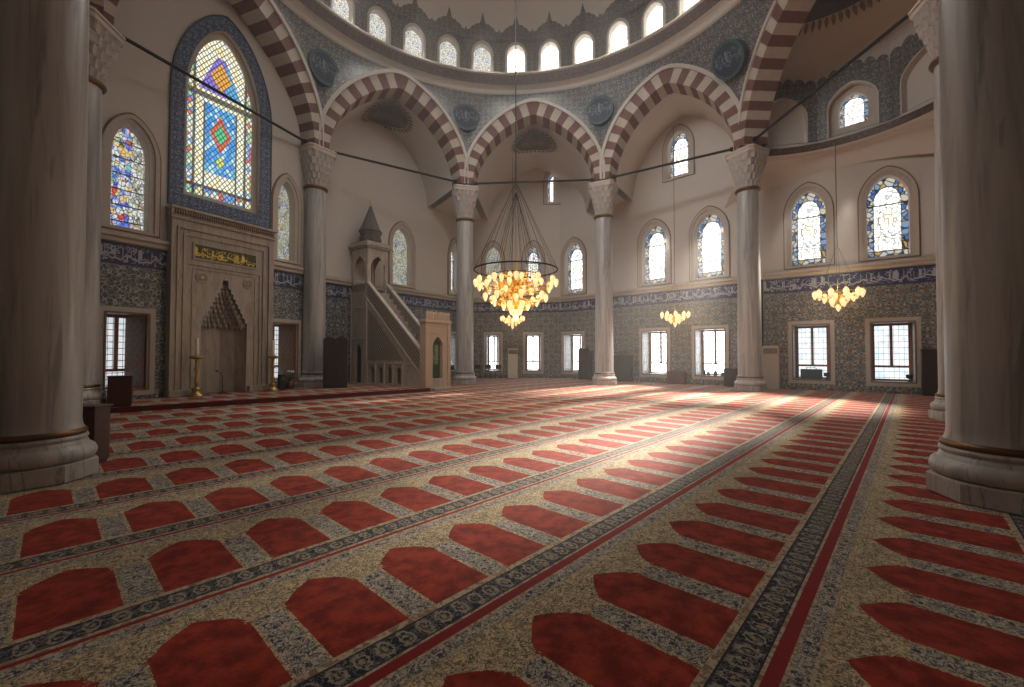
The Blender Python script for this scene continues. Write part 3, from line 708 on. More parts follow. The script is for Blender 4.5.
# --- closing walls out of the picture
for nm, wl in (('wall_side', WE), ('wall_rear', WF), ('wall_left', WG)):
    hh = []; hu = []
    for j in range(int(wl.L // 4.4)):
        uc = 2.4 + j * 4.4; hu.append(archloop(uc, 1.6, UZ0, UZS, UZT))
        pane('stained_glass', wl, hu[-1], 0.3, M['glass_pale'], None)
        WIN[0] += 1; q = COL.objects[-1]; q.name = 'window_%d' % WIN[0]; tag(q, 'arched stained window outside the picture in the %s' % nm.replace('_', ' '), 'window', 'arched windows outside the picture', 'structure')
    o = panel(nm, wl, rect(0, wl.L, -0.02, 10.9), hu, [M['plaster'], M['frame_stone']], 0.4)
    tag(o, 'plaster wall on the %s of the hall outside the picture' % nm.split('_')[1], 'wall', kind='structure')

# ------------------------------------------------------------------ columns
CP = [(-11.7, 11.5), (-8.8, 19.1), (-2.55, 23.2), (4.85, 22.6), (10.45, 18.9), (10.9, 10.35), (5.44, 4.75), (-6.14, 5.5)]
CL = ['grey marble column left of the mihrab wall behind the near left column', 'grey marble column between prayer niche and marble pulpit',
      'grey marble column just right of the marble pulpit door', 'grey marble column in front of the far wall beside a dark screen',
      'grey marble column beside the cream cooling cabinet on the right', 'slender looking marble column partly hidden behind the near right column',
      'massive near marble column at the right edge with bronze ring', 'massive near marble column at the left edge with bronze ring']
ZSP = 10.7; ZN = 8.9
def octo(r, rot=PI/8): return [(r/math.cos(PI/8)*math.cos(rot+i*PI/4), r/math.cos(PI/8)*math.sin(rot+i*PI/4)) for i in range(8)]
def make_column():
    t = empty('marble_column')
    b = MB(); b.prism(octo(0.61), 0, 0.23, 0, 0.015)
    prof = [(0.57, .23), (.61, .25), (.63, .30), (.63, .34), (.61, .39), (.575, .42), (.56, .425), (.55, .44), (.54, .475), (.525, .485), (.525, .50), (.54, .51), (.545, .53), (.54, .55), (.51, .565)]
    b.lathe(prof, 48); b.build('base', M['basemarble'], t)
    b = MB(); b.lathe([(.50, .56), (.53, .57), (.535, .60), (.525, .63), (.505, .64)], 48); b.build('bronze_ring', M['bronze'], t)['label'] = 'dark bronze ring'
    b = MB(); b.lathe([(.505, .63), (.485, .68), (.475, .75), (.47, 2.0), (.455, 5.0), (.43, 8.0), (.42, ZN)], 64); b.build('shaft', M['column'], t)
    b = MB(); b.lathe([(.45, ZN - .04), (.50, ZN), (.515, ZN + .05), (.50, ZN + .10), (.45, ZN + .12)], 40); b.build('neck_ring', M['bronze'], t)
    b = MB(); nt = 5
    prev = None
    for k in range(nt):
        z0 = ZN + .10 + k * 0.29; r0 = .43 + .047 * k; r1 = r0 + .06
        def mod(a, r, z, k=k):
            ph = (k % 2) * PI / 16
            sq = 1.0 / max(abs(math.cos(a)), abs(math.sin(a))); sq = 1 + (min(sq, 1.25) - 1) * min(1, k / 3.5)
            return r * sq * (1 - 0.09 * abs(math.cos(8 * (a + ph))))
        b.lathe([(r0 - .04, z0), (r0, z0 + .03), (r0 + .02, z0 + .18), (r1, z0 + .27), (r1, z0 + .29)], 96, mod=mod, smooth=False)
    b.build('muqarnas_capital', M['capital'], t)
    b = MB(); r = 0.66
    b.prism([(-r, -r*.8), (-r*.8, -r), (r*.8, -r), (r, -r*.8), (r, r*.8), (r*.8, r), (-r*.8, r), (-r, r*.8)], ZSP - .26, ZSP - .10, 0, .02)
    b.prism([(-r*1.04, -r*.84), (-r*.84, -r*1.04), (r*.84, -r*1.04), (r*1.04, -r*.84), (r*1.04, r*.84), (r*.84, r*1.04), (-r*.84, r*1.04), (-r*1.04, r*.84)], ZSP - .10, ZSP, 0, .02)
    b.build('abacus', M['frame_stone'], t)
    return t
c0 = make_column()
for i, (x, y) in enumerate(CP):
    c = c0 if i == 0 else copy_tree(c0)
    c.location = (x, y, ZP if i in (0, 1) else 0); c.rotation_euler.z = math.atan2(y - CEN[1], x - CEN[0]) + random.choice((0, 1, 2, 3)) * PI / 2
    if i in (0, 1): c.scale.z = (ZSP - ZP) / ZSP
    tag(c, CL[i], 'column', 'marble columns under the dome', 'thing')

# ------------------------------------------------------------------ arches, pendentives, vaults
def shape(s, k=0.22):
    s = min(1, abs(s)); return math.sqrt(max(0, 1 - s * s)) * (1 - k) + (1 - s) * k
class Arch:
    def __init__(s, i):
        a = Vector(CP[i]); b = Vector(CP[(i + 1) % 8]); s.m = (a + b) / 2; s.L = (b - a).length; s.d = (b - a).normalized()
        s.o = Vector((-s.d.y, s.d.x))
        if (s.m + s.o - Vector(CEN)).length < (s.m - Vector(CEN)).length: s.o = -s.o
        s.a = s.L / 2 - 0.48; s.rise = {0: 4.3, 4: 4.3, 2: 3.6}.get(i, 3.95)
        if i == 6: s.rise = 4.25
    def pt(s, x, z, e=0.0):
        q = s.m + s.d * x + s.o * e; return Vector((q.x, q.y, z))
    def curve(s, n, off=0.0, offtop=None):
        """points of the intrados from left to right, pushed outward by off at the springing and offtop at the crown"""
        P = []
        for j in range(n + 1):
            th = PI * (1 - j / n); x = s.a * math.cos(th); z = ZSP + s.rise * shape(x / s.a); P.append(Vector((x, z)))
        if not off and not offtop: return P
        out = []
        for j, p in enumerate(P):
            a = P[max(0, j - 1)]; b = P[min(n, j + 1)]; t = (b - a).normalized(); nn = Vector((-t.y, t.x))
            if j == 0: nn = Vector((-1, 0))
            if j == n: nn = Vector((1, 0))
            w = math.sin(PI * j / n); k = off + ((offtop if offtop is not None else off) - off) * w
            out.append(p + nn * k)
        return out
AR = [Arch(i) for i in range(8)]
AL = ['striped arch over the mihrab wall and great stained window', 'striped arch left of centre above the marble pulpit', 'striped arch in the middle behind the big chandelier',
      'striped arch right of centre with the round topped high window', 'tall striped arch at the right opening to the half dome', 'striped arch above the near right column, out of frame',
      'striped arch over the viewer, out of frame', 'striped arch above the near left column, out of frame']
for i, A in enumerate(AR):
    nv = 33 if A.L > 7.9 else 29; sub = 3; n = nv * sub
    I = A.curve(n); E = A.curve(n, .38, .68)
    f0, f1 = -0.42, 0.62
    v = []; f = []; mi = []
    for j in range(n + 1):
        v += [A.pt(I[j].x, I[j].y, f0), A.pt(E[j].x, E[j].y, f0), A.pt(I[j].x, I[j].y, f1), A.pt(E[j].x, E[j].y, f1)]
    for j in range(n):
        b = 4 * j; m_ = 1 if (j // sub) % 2 == 0 else 0
        for q in ((b, b+1, b+5, b+4), (b, b+4, b+6, b+2), (b+2, b+6, b+7, b+3), (b+1, b+3, b+7, b+5)): f.append(q); mi.append(m_)
    o = mesh_obj('ceiling_arch', v, f, [M['cream_stone'], M['red_stone']], midx=mi)
    tag(o, AL[i], 'arch', 'red and cream striped arches under the dome', 'structure')
    # pale moulding along its outer edge
    E2 = A.curve(n, .54, .86); v = []; f = []
    for j in range(n + 1): v += [A.pt(E[j].x, E[j].y, f0 + .02), A.pt(E[j].x, E[j].y, f0 - .07), A.pt(E2[j].x, E2[j].y, f0 - .07), A.pt(E2[j].x, E2[j].y, f0 + .05)]
    for j in range(n):
        b = 4 * j
        for k in range(3): f.append((b+k, b+k+1, b+k+5, b+k+4))
    mesh_obj('outer_moulding', v, f, M['white_mould'], o)
    A.E2 = A.curve(24, .52, .84)
RR, ZR = 9.85, 15.85
def ringpt(v, r=RR, z=ZR):
    d = Vector((v.x - CEN[0], v.y - CEN[1])).normalized(); return Vector((CEN[0] + d.x * r, CEN[1] + d.y * r, z))
PLb = ['left of the great arch, beside the near left column', 'with blue roundel between the mihrab arch and the arch over the pulpit', 'with roundel between pulpit arch and middle arch',
       'with roundel between the middle arch and the round window arch', 'with roundel between the round window arch and the tall right arch', 'at upper right above the half hidden column', 'above the near right column', 'above the near left column']
for i in range(8):
    A0 = AR[(i - 1) % 8]; A1 = AR[i]; bot = []
    for j in range(12, 25): p = A0.E2[j]; bot.append(A0.pt(p.x, p.y, -.40))
    l1 = [A1.pt(A1.E2[j].x, A1.E2[j].y, -.40) for j in range(0, 13)]
    # trim where the two mouldings cross above the column
    colp = Vector((CP[i][0], CP[i][1], 0)); inward = (Vector((*CEN, 0)) - colp).normalized()
    def side(p, s):  # signed side of the column's radial plane
        q = Vector((p.x - colp.x, p.y - colp.y)); c = inward.x * q.y - inward.y * q.x; return c * s
    sg = 1 if side(bot[0], 1) > 0 else -1
    L0 = [p for p in bot if side(p, sg) > 0.0]; L1 = [p for p in l1 if side(p, -sg) > 0.0]
    tip = (L0[-1] + L1[0]) / 2; tip.z = min(L0[-1].z, L1[0].z) - .25
    pl = L0 + [tip] + L1; rows = 10; v = []; f = []; uv = []; m = len(pl); acc = 0
    for j, p in enumerate(pl):
        if j: acc += (Vector((p.x, p.y)) - Vector((pl[j-1].x, pl[j-1].y))).length
        tp = ringpt(p)
        for k in range(rows + 1):
            t = k / rows; q = p.lerp(tp, t)
            bulge = 0.35 * math.sin(PI * t) * (tp.z - p.z) / 5.0
            d = Vector((q.x - CEN[0], q.y - CEN[1])).normalized(); q = Vector((q.x + d.x * bulge, q.y + d.y * bulge, q.z))
            v.append(q); uv.append((acc, q.z))
    for j in range(m - 1):
        for k in range(rows): b = j * (rows + 1) + k; f.append((b, b + 1, b + rows + 2, b + rows + 1))
    o = mesh_obj('ceiling_pendentive', v, f, M['tile_fine'], smooth=True, uvs=uv)
    tag(o, 'blue tiled pendentive ' + PLb[i], 'pendentive', 'tiled pendentives between the arches', 'structure')
    # roundel lying on the pendentive
    mj = len(L0); zc = 14.35
    pcol = pl[mj]; tp = ringpt(pcol); t = (zc - pcol.z) / (tp.z - pcol.z); q = pcol.lerp(tp, t)
    d = Vector((CEN[0] - q.x, CEN[1] - q.y, 0)).normalized(); q = q - d * (0.35 * math.sin(PI * t) * (tp.z - pcol.z) / 5.0)
    up = (tp - pcol).normalized(); sd = d.cross(up).normalized(); nrm = up.cross(sd).normalized()
    if nrm.dot(d) < 0: nrm = -nrm
    for (r0, r1, mt, h, nm) in ((0.0, 0.62, 'roundel', .25, 'roundel'), (0.62, 0.74, 'teal', .27, 'roundel_rim')):
        v = []; f = []; uv = []; N = 40
        for rr in (r0, r1, r1):
            for a in range(N):
                an = 2 * PI * a / N; hh = h if not (rr == r1 and len(v) >= 2 * N) else 0.0
                v.append(q + sd * rr * math.cos(an) + up * rr * math.sin(an) + nrm * (hh if len(v) < 2 * N else -0.05)); uv.append((rr * math.cos(an), rr * math.sin(an)))
        for kk in range(2):
            for a in range(N): f.append((kk*N + a, kk*N + (a+1) % N, (kk+1)*N + (a+1) % N, (kk+1)*N + a))
        ro = mesh_obj(nm, v, f, M[mt], o, uvs=uv)
# wedges of flat plaster ceiling behind the columns
v = []; f = []
for i in range(8):
    A0 = AR[(i - 1) % 8]; A1 = AR[i]; c = Vector(CP[i]); b = len(v)
    for q in (c - A0.o * .1, c + A0.o * 9, c + (A0.o + A1.o).normalized() * 12, c + A1.o * 9): v.append((q.x, q.y, ZSP + .03))
    f.append((b, b+1, b+2, b+3))
o = mesh_obj('ceiling_aisle', v, f, M['plaster']); tag(o, 'flat plaster ceiling patches behind the column capitals', 'ceiling', kind='structure')

def rosette(surf, cx, cy, R, label, npet=30):
    """painted rosette following a vault: surf(x, y) -> Vector a little below the surface"""
    v = [surf(cx, cy)]; f = []; uv = [(0, 0)]; N = 96; rings = [.25, .5, .75, 1.0]
    for r in rings:
        for a in range(N): an = 2*PI*a/N; v.append(surf(cx + R*r*math.cos(an), cy + R*r*math.sin(an))); uv.append((R*r*math.cos(an), R*r*math.sin(an)))
    for a in range(N): f.append((0, 1 + a, 1 + (a+1) % N))
    for k in range(3):
        for a in range(N): f.append((1+k*N+a, 1+(k+1)*N+a, 1+(k+1)*N+(a+1) % N, 1+k*N+(a+1) % N))
    o = mesh_obj('ceiling_rosette', v, f, M['rosette'], uvs=uv)
    tag(o, label, 'painted rosette', 'painted rosettes in the vaults')
    v = []; f = []
    for a in range(npet):
        an = 2*PI*(a+.5)/npet; b = len(v); w = 2*PI/npet*.36
        for rr, ww in ((1.03, .5), (1.10, 1.0), (1.20, .95), (1.30, .1)):
            for sg in (-1, 1): v.append(surf(cx + R*rr*math.cos(an+sg*w*ww), cy + R*rr*math.sin(an+sg*w*ww)))
        for k in range(3): f.append((b+2*k, b+2*k+1, b+2*k+3, b+2*k+2))
    mesh_obj('petal_border', v, f, M['mould_dark'], o)
VL = {1: 'plaster vault behind the striped arch above the pulpit', 2: 'plaster vault behind the middle striped arch', 3: 'plaster vault behind the arch with the round window',
      5: 'plaster vault above the near right column', 6: 'plaster vault above the viewer', 7: 'plaster vault above the near left column'}
for i in (1, 2, 3, 5, 6, 7):
    A = AR[i]; n = 40; C = A.curve(n); v = []; f = []
    # behind the arch the vault is a touch larger than the arch and dips toward the wall
    E_ = 9.5 if i < 5 else 10.5; m = 14
    for k in range(m + 1):
        e = .55 + E_ * k / m
        for j in range(n + 1): v.append(A.pt(C[j].x * 1.01, ZSP + (C[j].y - ZSP) * 1.0, e))
    for k in range(m):
        for j in range(n): b = k*(n+1)+j; f.append((b, b+1, b+n+2, b+n+1))
    o = mesh_obj('ceiling_vault', v, f, M['plaster'], smooth=True); tag(o, VL[i], 'ceiling', kind='structure')
    if i in (1, 2):
        rosette(lambda x, y, A=A: A.pt(x, ZSP + A.rise * shape(x / A.a, .08) - .05 - .0 * y - (0.26 if abs(x) < 3 else 0), y), 0, 1.75 if i == 1 else 1.9, 1.05, ['', 'dark sunburst rosette painted in the vault above the pulpit', 'dark sunburst rosette painted in the middle vault'][i], 30)

# half dome behind the tall arch at the right
A = AR[4]; R4 = 4.3; ZD0, ZD1 = 10.75, 13.75
nf = 5; ang = [math.radians(a) for a in (0, 34, 65, 101, 139, 180)]
def polyr(th):
    for a, b in zip(ang, ang[1:]):
        if a - 1e-6 <= th <= b + 1e-6: return math.cos((b - a) / 2) / math.cos(th - (a + b) / 2)
    return 1
def epol(th, r=R4 / math.cos(PI / 10)): return A.m - A.d * (r * math.cos(th)) + A.o * (r * math.sin(th) + .3)
ex = empty('wall_exedra'); tag(ex, 'curved wall with blind niches and one window under the right half dome', 'wall', kind='structure')
for k in range(nf):
    a, b = epol(ang[k]), epol(ang[k + 1]); wl = Wall(a, b)
    if (Vector((wl.n.x, wl.n.y))).dot(A.m - a) < 0: wl = Wall(b, a)
    L = wl.L; hw = L / 2 - .35
    loop = archloop(L / 2, hw * 2 - .1, ZD0 + .1, 12.05, 12.9, .2)
    panel('niche_facet', wl, rect(-.03, L + .03, ZD0, 14.0), [loop], [M['plaster'], M['plaster']], .28, ex)
    if k == 1:
        iw = archloop(L / 2, 1.0, ZD0 + .5, 12.0, 12.6, .2)
        panel('niche_back', wl, loop, [iw], [M['frame_stone'], M['frame_stone']], .3, ex, dep=.28)
        wn = new_window('bright arched window in a niche under the right half dome'); pane('pane', wl, iw, .56, M['glass_white'], wn, vh=5.0)
    else: pane('niche_back', wl, loop, .28, M['plaster'], ex)
    # painted ornament around the niche with a crested top
    outl = [(0.02, ZD0 + .1)]; inn = [(L/2 - hw - .03, ZD0 + .1)]
    lp = archloop(L / 2, hw * 2 + .0, ZD0 + .1, 12.05, 12.98, .2, 24)
    n = len(lp); oo = []
    for j, (u, z) in enumerate(lp):
        if j == 0: oo.append((-.02, ZD0 + .1))
        elif j == 1: oo.append((L + .02, ZD0 + .1))
        elif z <= 12.06: oo.append((-.02 if u < L/2 else L + .02, z))
        else:
            fr = (j - 2) / (n - 3); uu = (L + .04) * (1 - fr) - .02; oo.append((uu, 13.3 + .20 * abs(math.sin(fr * PI * 6)) ** .7 + .26 * math.sin(fr * PI)))
    ringmesh('painted_ornament', wl, oo, lp, -.03, 0.02, M['tile_fine'], ex)
# half dome shell
v = []; f = []; nt_ = 40; nr = 14; ZA = 15.9
for j in range(nr + 1):
    ph = PI / 2 * j / nr
    for k in range(nt_ + 1):
        th = PI * k / nt_; poly = polyr(th); r = (R4 / math.cos(PI / 10)) * (poly * math.cos(ph) ** 2 + (1 - math.cos(ph) ** 2)) * math.cos(ph)
        q = A.m - A.d * (r * math.cos(th)) + A.o * (r * math.sin(th) + .3); v.append((q.x, q.y, 13.9 + (ZA - 13.9) * math.sin(ph)))
for j in range(nr):
    for k in range(nt_): b = j*(nt_+1)+k; f.append((b, b+1, b+nt_+2, b+nt_+1))
o = mesh_obj('ceiling_half_dome', v, f, M['plaster'], smooth=True); tag(o, 'plain beige half dome behind the tall right arch', 'ceiling', kind='structure')
def hd(x, y):
    r = math.hypot(x, y); z = 13.9 + (ZA - 13.9) * math.sqrt(max(0, 1 - (r / R4) ** 2)) - .07
    return A.pt(x, z, y + .3)
def rosette_half():
    v = []; f = []; uv = []; N = 60; R = 3.0
    for r in (.0, .3, .6, .85, 1.0):
        for a in range(N + 1): an = PI * a / N; v.append(hd(R*r*math.cos(an), R*r*math.sin(an))); uv.append((R*r*math.cos(an), R*r*math.sin(an)))
    for k in range(4):
        for a in range(N): b = k*(N+1)+a; f.append((b, b+1, b+N+2, b+N+1))
    o = mesh_obj('ceiling_rosette', v, f, M['rosette'], uvs=uv); tag(o, 'large dark sunburst rosette at the top of the right half dome', 'painted rosette', 'painted rosettes in the vaults')
    v = []; f = []; npet = 44
    for a in range(npet):
        an = PI*(a+.5)/npet; b = len(v); w = PI/npet*.33
        for rr, ww in ((1.01, .3), (1.05, 1.0), (1.09, .9), (1.14, .2)):
            for sg in (-1, 1): v.append(hd(R*rr*math.cos(an+sg*w*ww), R*rr*math.sin(an+sg*w*ww)))
        for k in range(3): f.append((b+2*k, b+2*k+1, b+2*k+3, b+2*k+2))
    mesh_obj('petal_border', v, f, M['mould_dark'], o)
rosette_half()
# cornice ring of the exedra and the corbelled plaster under it
v = []; f = []; uv = []; prof = [(.10, 10.22), (-.06, 10.30), (-.10, 10.36), (-.10, 10.66), (-.02, 10.74), (.28, 10.80)]; nn = 48
for k in range(nn + 1):
    th = PI * k / nn
    for d, z in prof: q = epol(th, R4 + d); v.append((q.x, q.y, z)); uv.append((R4 * th, z))
m = len(prof)
for k in range(nn):
    for j in range(m - 1): b = k*m+j; f.append((b, b+1, b+m+1, b+m))
o = mesh_obj('trim_exedra', v, f, [M['tile_red'], M['white_mould']], uvs=uv, midx=[1 if j % (m-1) != 2 else 0 for j in range(nn*(m-1))]); tag(o, 'curved red and gold painted cornice under the right half dome', 'cornice', kind='structure')
def out_hit(p, d):
    best = 50
    for wl in (WC, WD, WE):
        den = d.x * wl.n.x + d.y * wl.n.y
        if abs(den) < 1e-5: continue
        t = ((wl.a.x - p.x) * wl.n.x + (wl.a.y - p.y) * wl.n.y) / den
        if t > 0: best = min(best, t)
    return best
v = []; f = []; rows = 8; nn = 60
for k in range(nn + 1):
    th = PI * k / nn; p = epol(th, R4 + .08); c = A.m + A.o * .3; d = (p - c).normalized(); t = min(out_hit(p, d), 5.0); drop = 0.25 + 0.5 * t
    for j in range(rows + 1):
        w = j / rows; q = p + d * (t * w); z = 10.26 - drop * (w ** 1.6 if True else w)
        st = 0.0 if t < 1.5 else .05 * ((j + k) % 2)
        v.append((q.x, q.y, z + st))
for k in range(nn):
    for j in range(rows): b = k*(rows+1)+j; f.append((b, b+1, b+rows+2, b+rows+1))
o = mesh_obj('ceiling_corbel', v, f, M['plaster'], smooth=False); tag(o, 'faceted plaster corbelling under the curved right cornice', 'ceiling', kind='structure')

# ------------------------------------------------------------------ drum ring, drum, dome
def full_lathe(name, prof, mats, mids, n=136, parent=None, smooth=True):
    v = []; f = []; uv = []; mi = []
    acc = [0]
    for a, b in zip(prof, prof[1:]): acc.append(acc[-1] + math.hypot(b[0]-a[0], b[1]-a[1]))
    m = len(prof)
    for i in range(n + 1):
        a = 2 * PI * i / n
        for (r, z), s_ in zip(prof, acc): v.append((CEN[0] + r * math.sin(a), CEN[1] + r * math.cos(a), z)); uv.append((a * 9.9, s_))
    for i in range(n):
        for j in range(m - 1): b = i*m+j; f.append((b, b+1, b+m+1, b+m)); mi.append(mids[j])
    return mesh_obj(name, v, f, mats, parent, smooth, mi, uv)
o = full_lathe('trim_dome_ring', [(10.3, 15.72), (9.92, 15.76), (9.84, 15.80), (9.80, 15.86), (9.80, 16.02), (9.70, 16.10), (9.55, 16.16), (9.42, 16.62), (9.34, 16.66), (9.34, 16.74), (10.3, 16.80)],
               [M['white_mould'], M['tile_red']], [0, 0, 0, 0, 0, 0, 1, 0, 0, 0], smooth=False)
tag(o, 'round cornice with red and gold ornament at the foot of the dome', 'cornice', kind='structure')
NF = 34; RD = 10.1; fac = 2 * PI / NF; a_ = math.radians(-51.1)
glassL = {}
for k in range(NF):
    th = a_ + k * fac
    p0 = Vector((CEN[0] + RD * math.sin(th - fac/2), CEN[1] + RD * math.cos(th - fac/2))); p1 = Vector((CEN[0] + RD * math.sin(th + fac/2), CEN[1] + RD * math.cos(th + fac/2)))
    wl = Wall(p0, p1)
    if wl.n.dot(Vector(CEN) - p0) < 0: wl = Wall(p1, p0)
    L = wl.L; h = archloop(L/2, .98, 16.98, 18.15, 18.72, .12)
    vis = k <= 10
    wn = new_window('small arched window in the dome drum, %s' % (['fourth left of the dome axis cut by the frame', 'third from left', 'second left of the arch over the pulpit', 'above the pulpit arch', 'upper middle', 'upper middle right', 'upper right of the middle', 'first right of the middle', 'second bright one on the right', 'third bright one on the right', 'fourth on the right cut by the frame'][k] if vis else 'outside the picture'))
    wn['group'] = 'arched windows in the dome drum'
    o = panel('drum_facet', wl, rect(-.01, L + .01, 16.7, 20.4), [h], [M['tile_drum'], M['white_mould']], .3, wn)
    gm = M['glass_drum_dim'] if k <= 4 else M['glass_drum']
    ringmesh('pale_frame', wl, archloop(L/2, 1.22, 16.9, 18.15, 18.9, .12), h, -.05, .02, M['white_mould'], wn)
    pane('pane', wl, h, .3, gm, wn)
    if vis:
        ol = [(0, 17.0), (L, 17.0), (L, 19.0), (L*.86, 19.25), (L*.7, 19.62), (L*.58, 19.78), (L*.5, 20.35), (L*.42, 19.78), (L*.3, 19.62), (L*.14, 19.25), (0, 19.0)]
# dome springing over the painted drum, plain plaster with an ornamental crest
pr = []
for j in range(17):
    ph = PI / 2 * j / 16; pr.append((10.02 * math.cos(ph), 19.3 + 7.6 * math.sin(ph)))
o = full_lathe('ceiling_dome', pr, [M['plaster']], [0] * 16); tag(o, 'plain beige inner face of the great dome', 'ceiling', kind='structure')
v = []; f = []; uv = []; cn = NF * 24
for i in range(cn + 1):
    a = a_ - fac / 2 + 2 * PI * i / cn; w = (i % 24) / 24
    zt = 19.05 + .75 * math.sin(PI * w) ** 0.7 + .55 * max(0, 1 - abs(w - .5) / .07) + .5 * max(0, 1 - min(w, 1 - w) / .05) + .06 * abs(math.sin(w * PI * 8))
    for z in (18.9, zt):
        r = 9.97 if z <= 19.3 else 10.02 * math.cos(math.asin(min(1, (z - 19.3) / 7.6))) - .05
        v.append((CEN[0] + r * math.sin(a), CEN[1] + r * math.cos(a), z)); uv.append((a * 9.9, z))
for i in range(cn): b = 2 * i; f.append((b, b+1, b+3, b+2))
o = mesh_obj('trim_crest', v, f, M['tile_drum'], uvs=uv); tag(o, 'painted pointed crests above the dome windows', 'painted ornament', kind='structure')

# ------------------------------------------------------------------ tie rods
for i, lab in ((0, 'black iron tie rod crossing the great stained window'), (1, 'black iron tie rod in the arch above the pulpit'), (2, 'black iron tie rod in the middle arch'),
               (3, 'black iron tie rod across the round window arch'), (4, 'black iron tie rod crossing the right half dome')):
    A = AR[i]; b = MB(); h = A.L / 2 - .55
    b.tube(A.pt(-h, 10.86, 0), A.pt(h, 10.86, 0), .055, 10)
    for sx in (-1, 1): b.tube(A.pt(sx * h, 10.86, 0), A.pt(sx * (h - .12), 10.86, 0), .10, 10)
    tag(b.build('tie_rod', M['iron']), lab, 'tie rod', 'iron tie rods between the columns')

# ------------------------------------------------------------------ mihrab
def build_mihrab():
    W_ = MU1 - MU0; t = empty('mihrab', WM.p(MC, NZ)); tag(t, 'carved grey marble prayer niche with gold inscription and stepped hood', 'prayer niche')
    t.rotation_euler.z = WM.rot()
    T = Matrix.Translation(WM.p(MC, 0)) @ Matrix.Rotation(WM.rot(), 4, 'Z'); inv = (Matrix.Translation(WM.p(MC, NZ)) @ Matrix.Rotation(WM.rot(), 4, 'Z')).inverted()
    H = 6.62
    class Loc(Wall):  # same wall, coordinates measured from the niche axis and local to the root
        def __init__(s): pass
        def p(s, u, z, dep=0.0): return Vector((u, dep, z - NZ))
    w = Loc(); hw = W_ / 2
    nz1 = 2.62; tip = 4.22; nh = .78  # niche half width, hood base and tip
    # stepped outline of the hood
    steps = 9; right = []
    for k in range(steps):
        x = nh * (1 - k / (steps - .0)) + .02; z = nz1 + (tip - nz1) * k / steps
        right += [(x, z), (x, z + (tip - nz1) / steps * .8)]
    right += [(.10, tip + .0), (.10, tip + .12)]
    hole = [(-nh, NZ), (nh, NZ)] + right + [(-x, z) for x, z in reversed(right)]
    panel('face_panel', w, rect(-hw * .70, hw * .70, NZ, 4.72), [hole], [M['marble'], M['marble']], .12, t, dep=-.22)
    # nested frames
    def u_frame(x0, x1, z0, z1, d0, d1, nm, mat='marble'):
        """an upside-down U from half width x0 (inner) to x1 (outer), inner top z0, outer top z1"""
        b = MB()
        for sx in (-1, 1):
            xa, xb = sorted((sx * x0, sx * x1)); b.box(xa, xb, d0, d1, 0, z0 - NZ)
        b.box(-x1, x1, d0, d1, z0 - NZ, z1 - NZ)
        return b.build(nm, M[mat], t)
    u_frame(hw * .70, hw * .76, 4.72, 5.70, -.27, .0, 'inner_frame')
    u_frame(hw * .76, hw * .80, 5.70, 5.76, -.33, .0, 'frame_bead')
    u_frame(hw * .80, hw * .88, 5.76, 5.92, -.29, .0, 'middle_frame')
    u_frame(hw * .88, hw * .91, 5.92, 5.98, -.36, .0, 'frame_bead')
    u_frame(hw * .91, hw * 1.0, 5.98, 6.22, -.32, .0, 'outer_frame')
    b = MB()
    for z0, z1, d in ((6.22, 6.28, -.40), (6.28, 6.34, -.34), (6.34, 6.54, -.38), (6.54, 6.62, -.46)): b.box(-hw - (-.30 - d) * .4, hw + (-.30 - d) * .4, d, .0, z0 - NZ, z1 - NZ)
    b.build('cornice', M['marble'], t)
    b = MB()
    for k in range(46):
        x = -hw + .04 + (2 * hw - .08) * (k + .5) / 46; b.lathe([(.001, 6.35 - NZ), (.035, 6.38 - NZ), (.03, 6.43 - NZ), (.012, 6.47 - NZ), (.03, 6.50 - NZ), (.001, 6.53 - NZ)], 6, x, -.39, caps=False)
    b.build('carved_crest', M['mould_dark'], t)
    # inscription panel
    pw = hw * .60
    mesh_obj('gold_inscription', [(-pw, -.29, 4.98 - NZ), (pw, -.29, 4.98 - NZ), (pw, -.29, 5.45 - NZ), (-pw, -.29, 5.45 - NZ)], [(0, 1, 2, 3)], M['gold_script'], t, uvs=[(0, 0), (2*pw, 0), (2*pw, .47), (0, .47)])['label'] = 'gold lettering on a dark green panel'
    ringmesh('inscription_rim', w, rect(-pw - .06, pw + .06, 4.92, 5.51), rect(-pw, pw, 4.98, 5.45), -.31, -.26, M['marble'], t)
    # roundels
    for sx in (-1, 1):
        b = MB(); b.torus(.17, .03, 0, 28, 6); b.lathe([(.001, -.02), (.15, -.02), (.15, .01), (.11, .02)], 24, caps=False)
        o = b.build('roundel', M['marble'], t); o.location = (sx * .80, -.23, 4.32 - NZ); o.rotation_euler = (PI / 2, 0, 0)
        b = MB()
        for k in range(7): b.tube((.02, .0, .03), (.09 * math.cos(k * .9), .09 * math.sin(k * .9), .03), .016, 5)
        b.build('gilt_letter', M['gold'], o)
    # inner flat frame around the hood
    u_frame(hw * .60, hw * .625, 4.60, 4.64, -.25, -.20, 'inner_bead')
    # niche body: polygonal recess with the hood tiers stepping forward
    v = []; f = []; N = 10; lv = [(NZ, nh, .75), (nz1, nh, .75)]
    for k in range(steps + 1):
        z = nz1 + (tip - nz1) * k / steps; r = max(.04, nh * (1 - k / steps)); dpt = .75 * (1 - k / steps) ** .8 + .02
        lv += [(z, r, dpt)]
        if k < steps: lv += [(z + (tip - nz1) / steps * .75, r - .01, dpt - .02)]
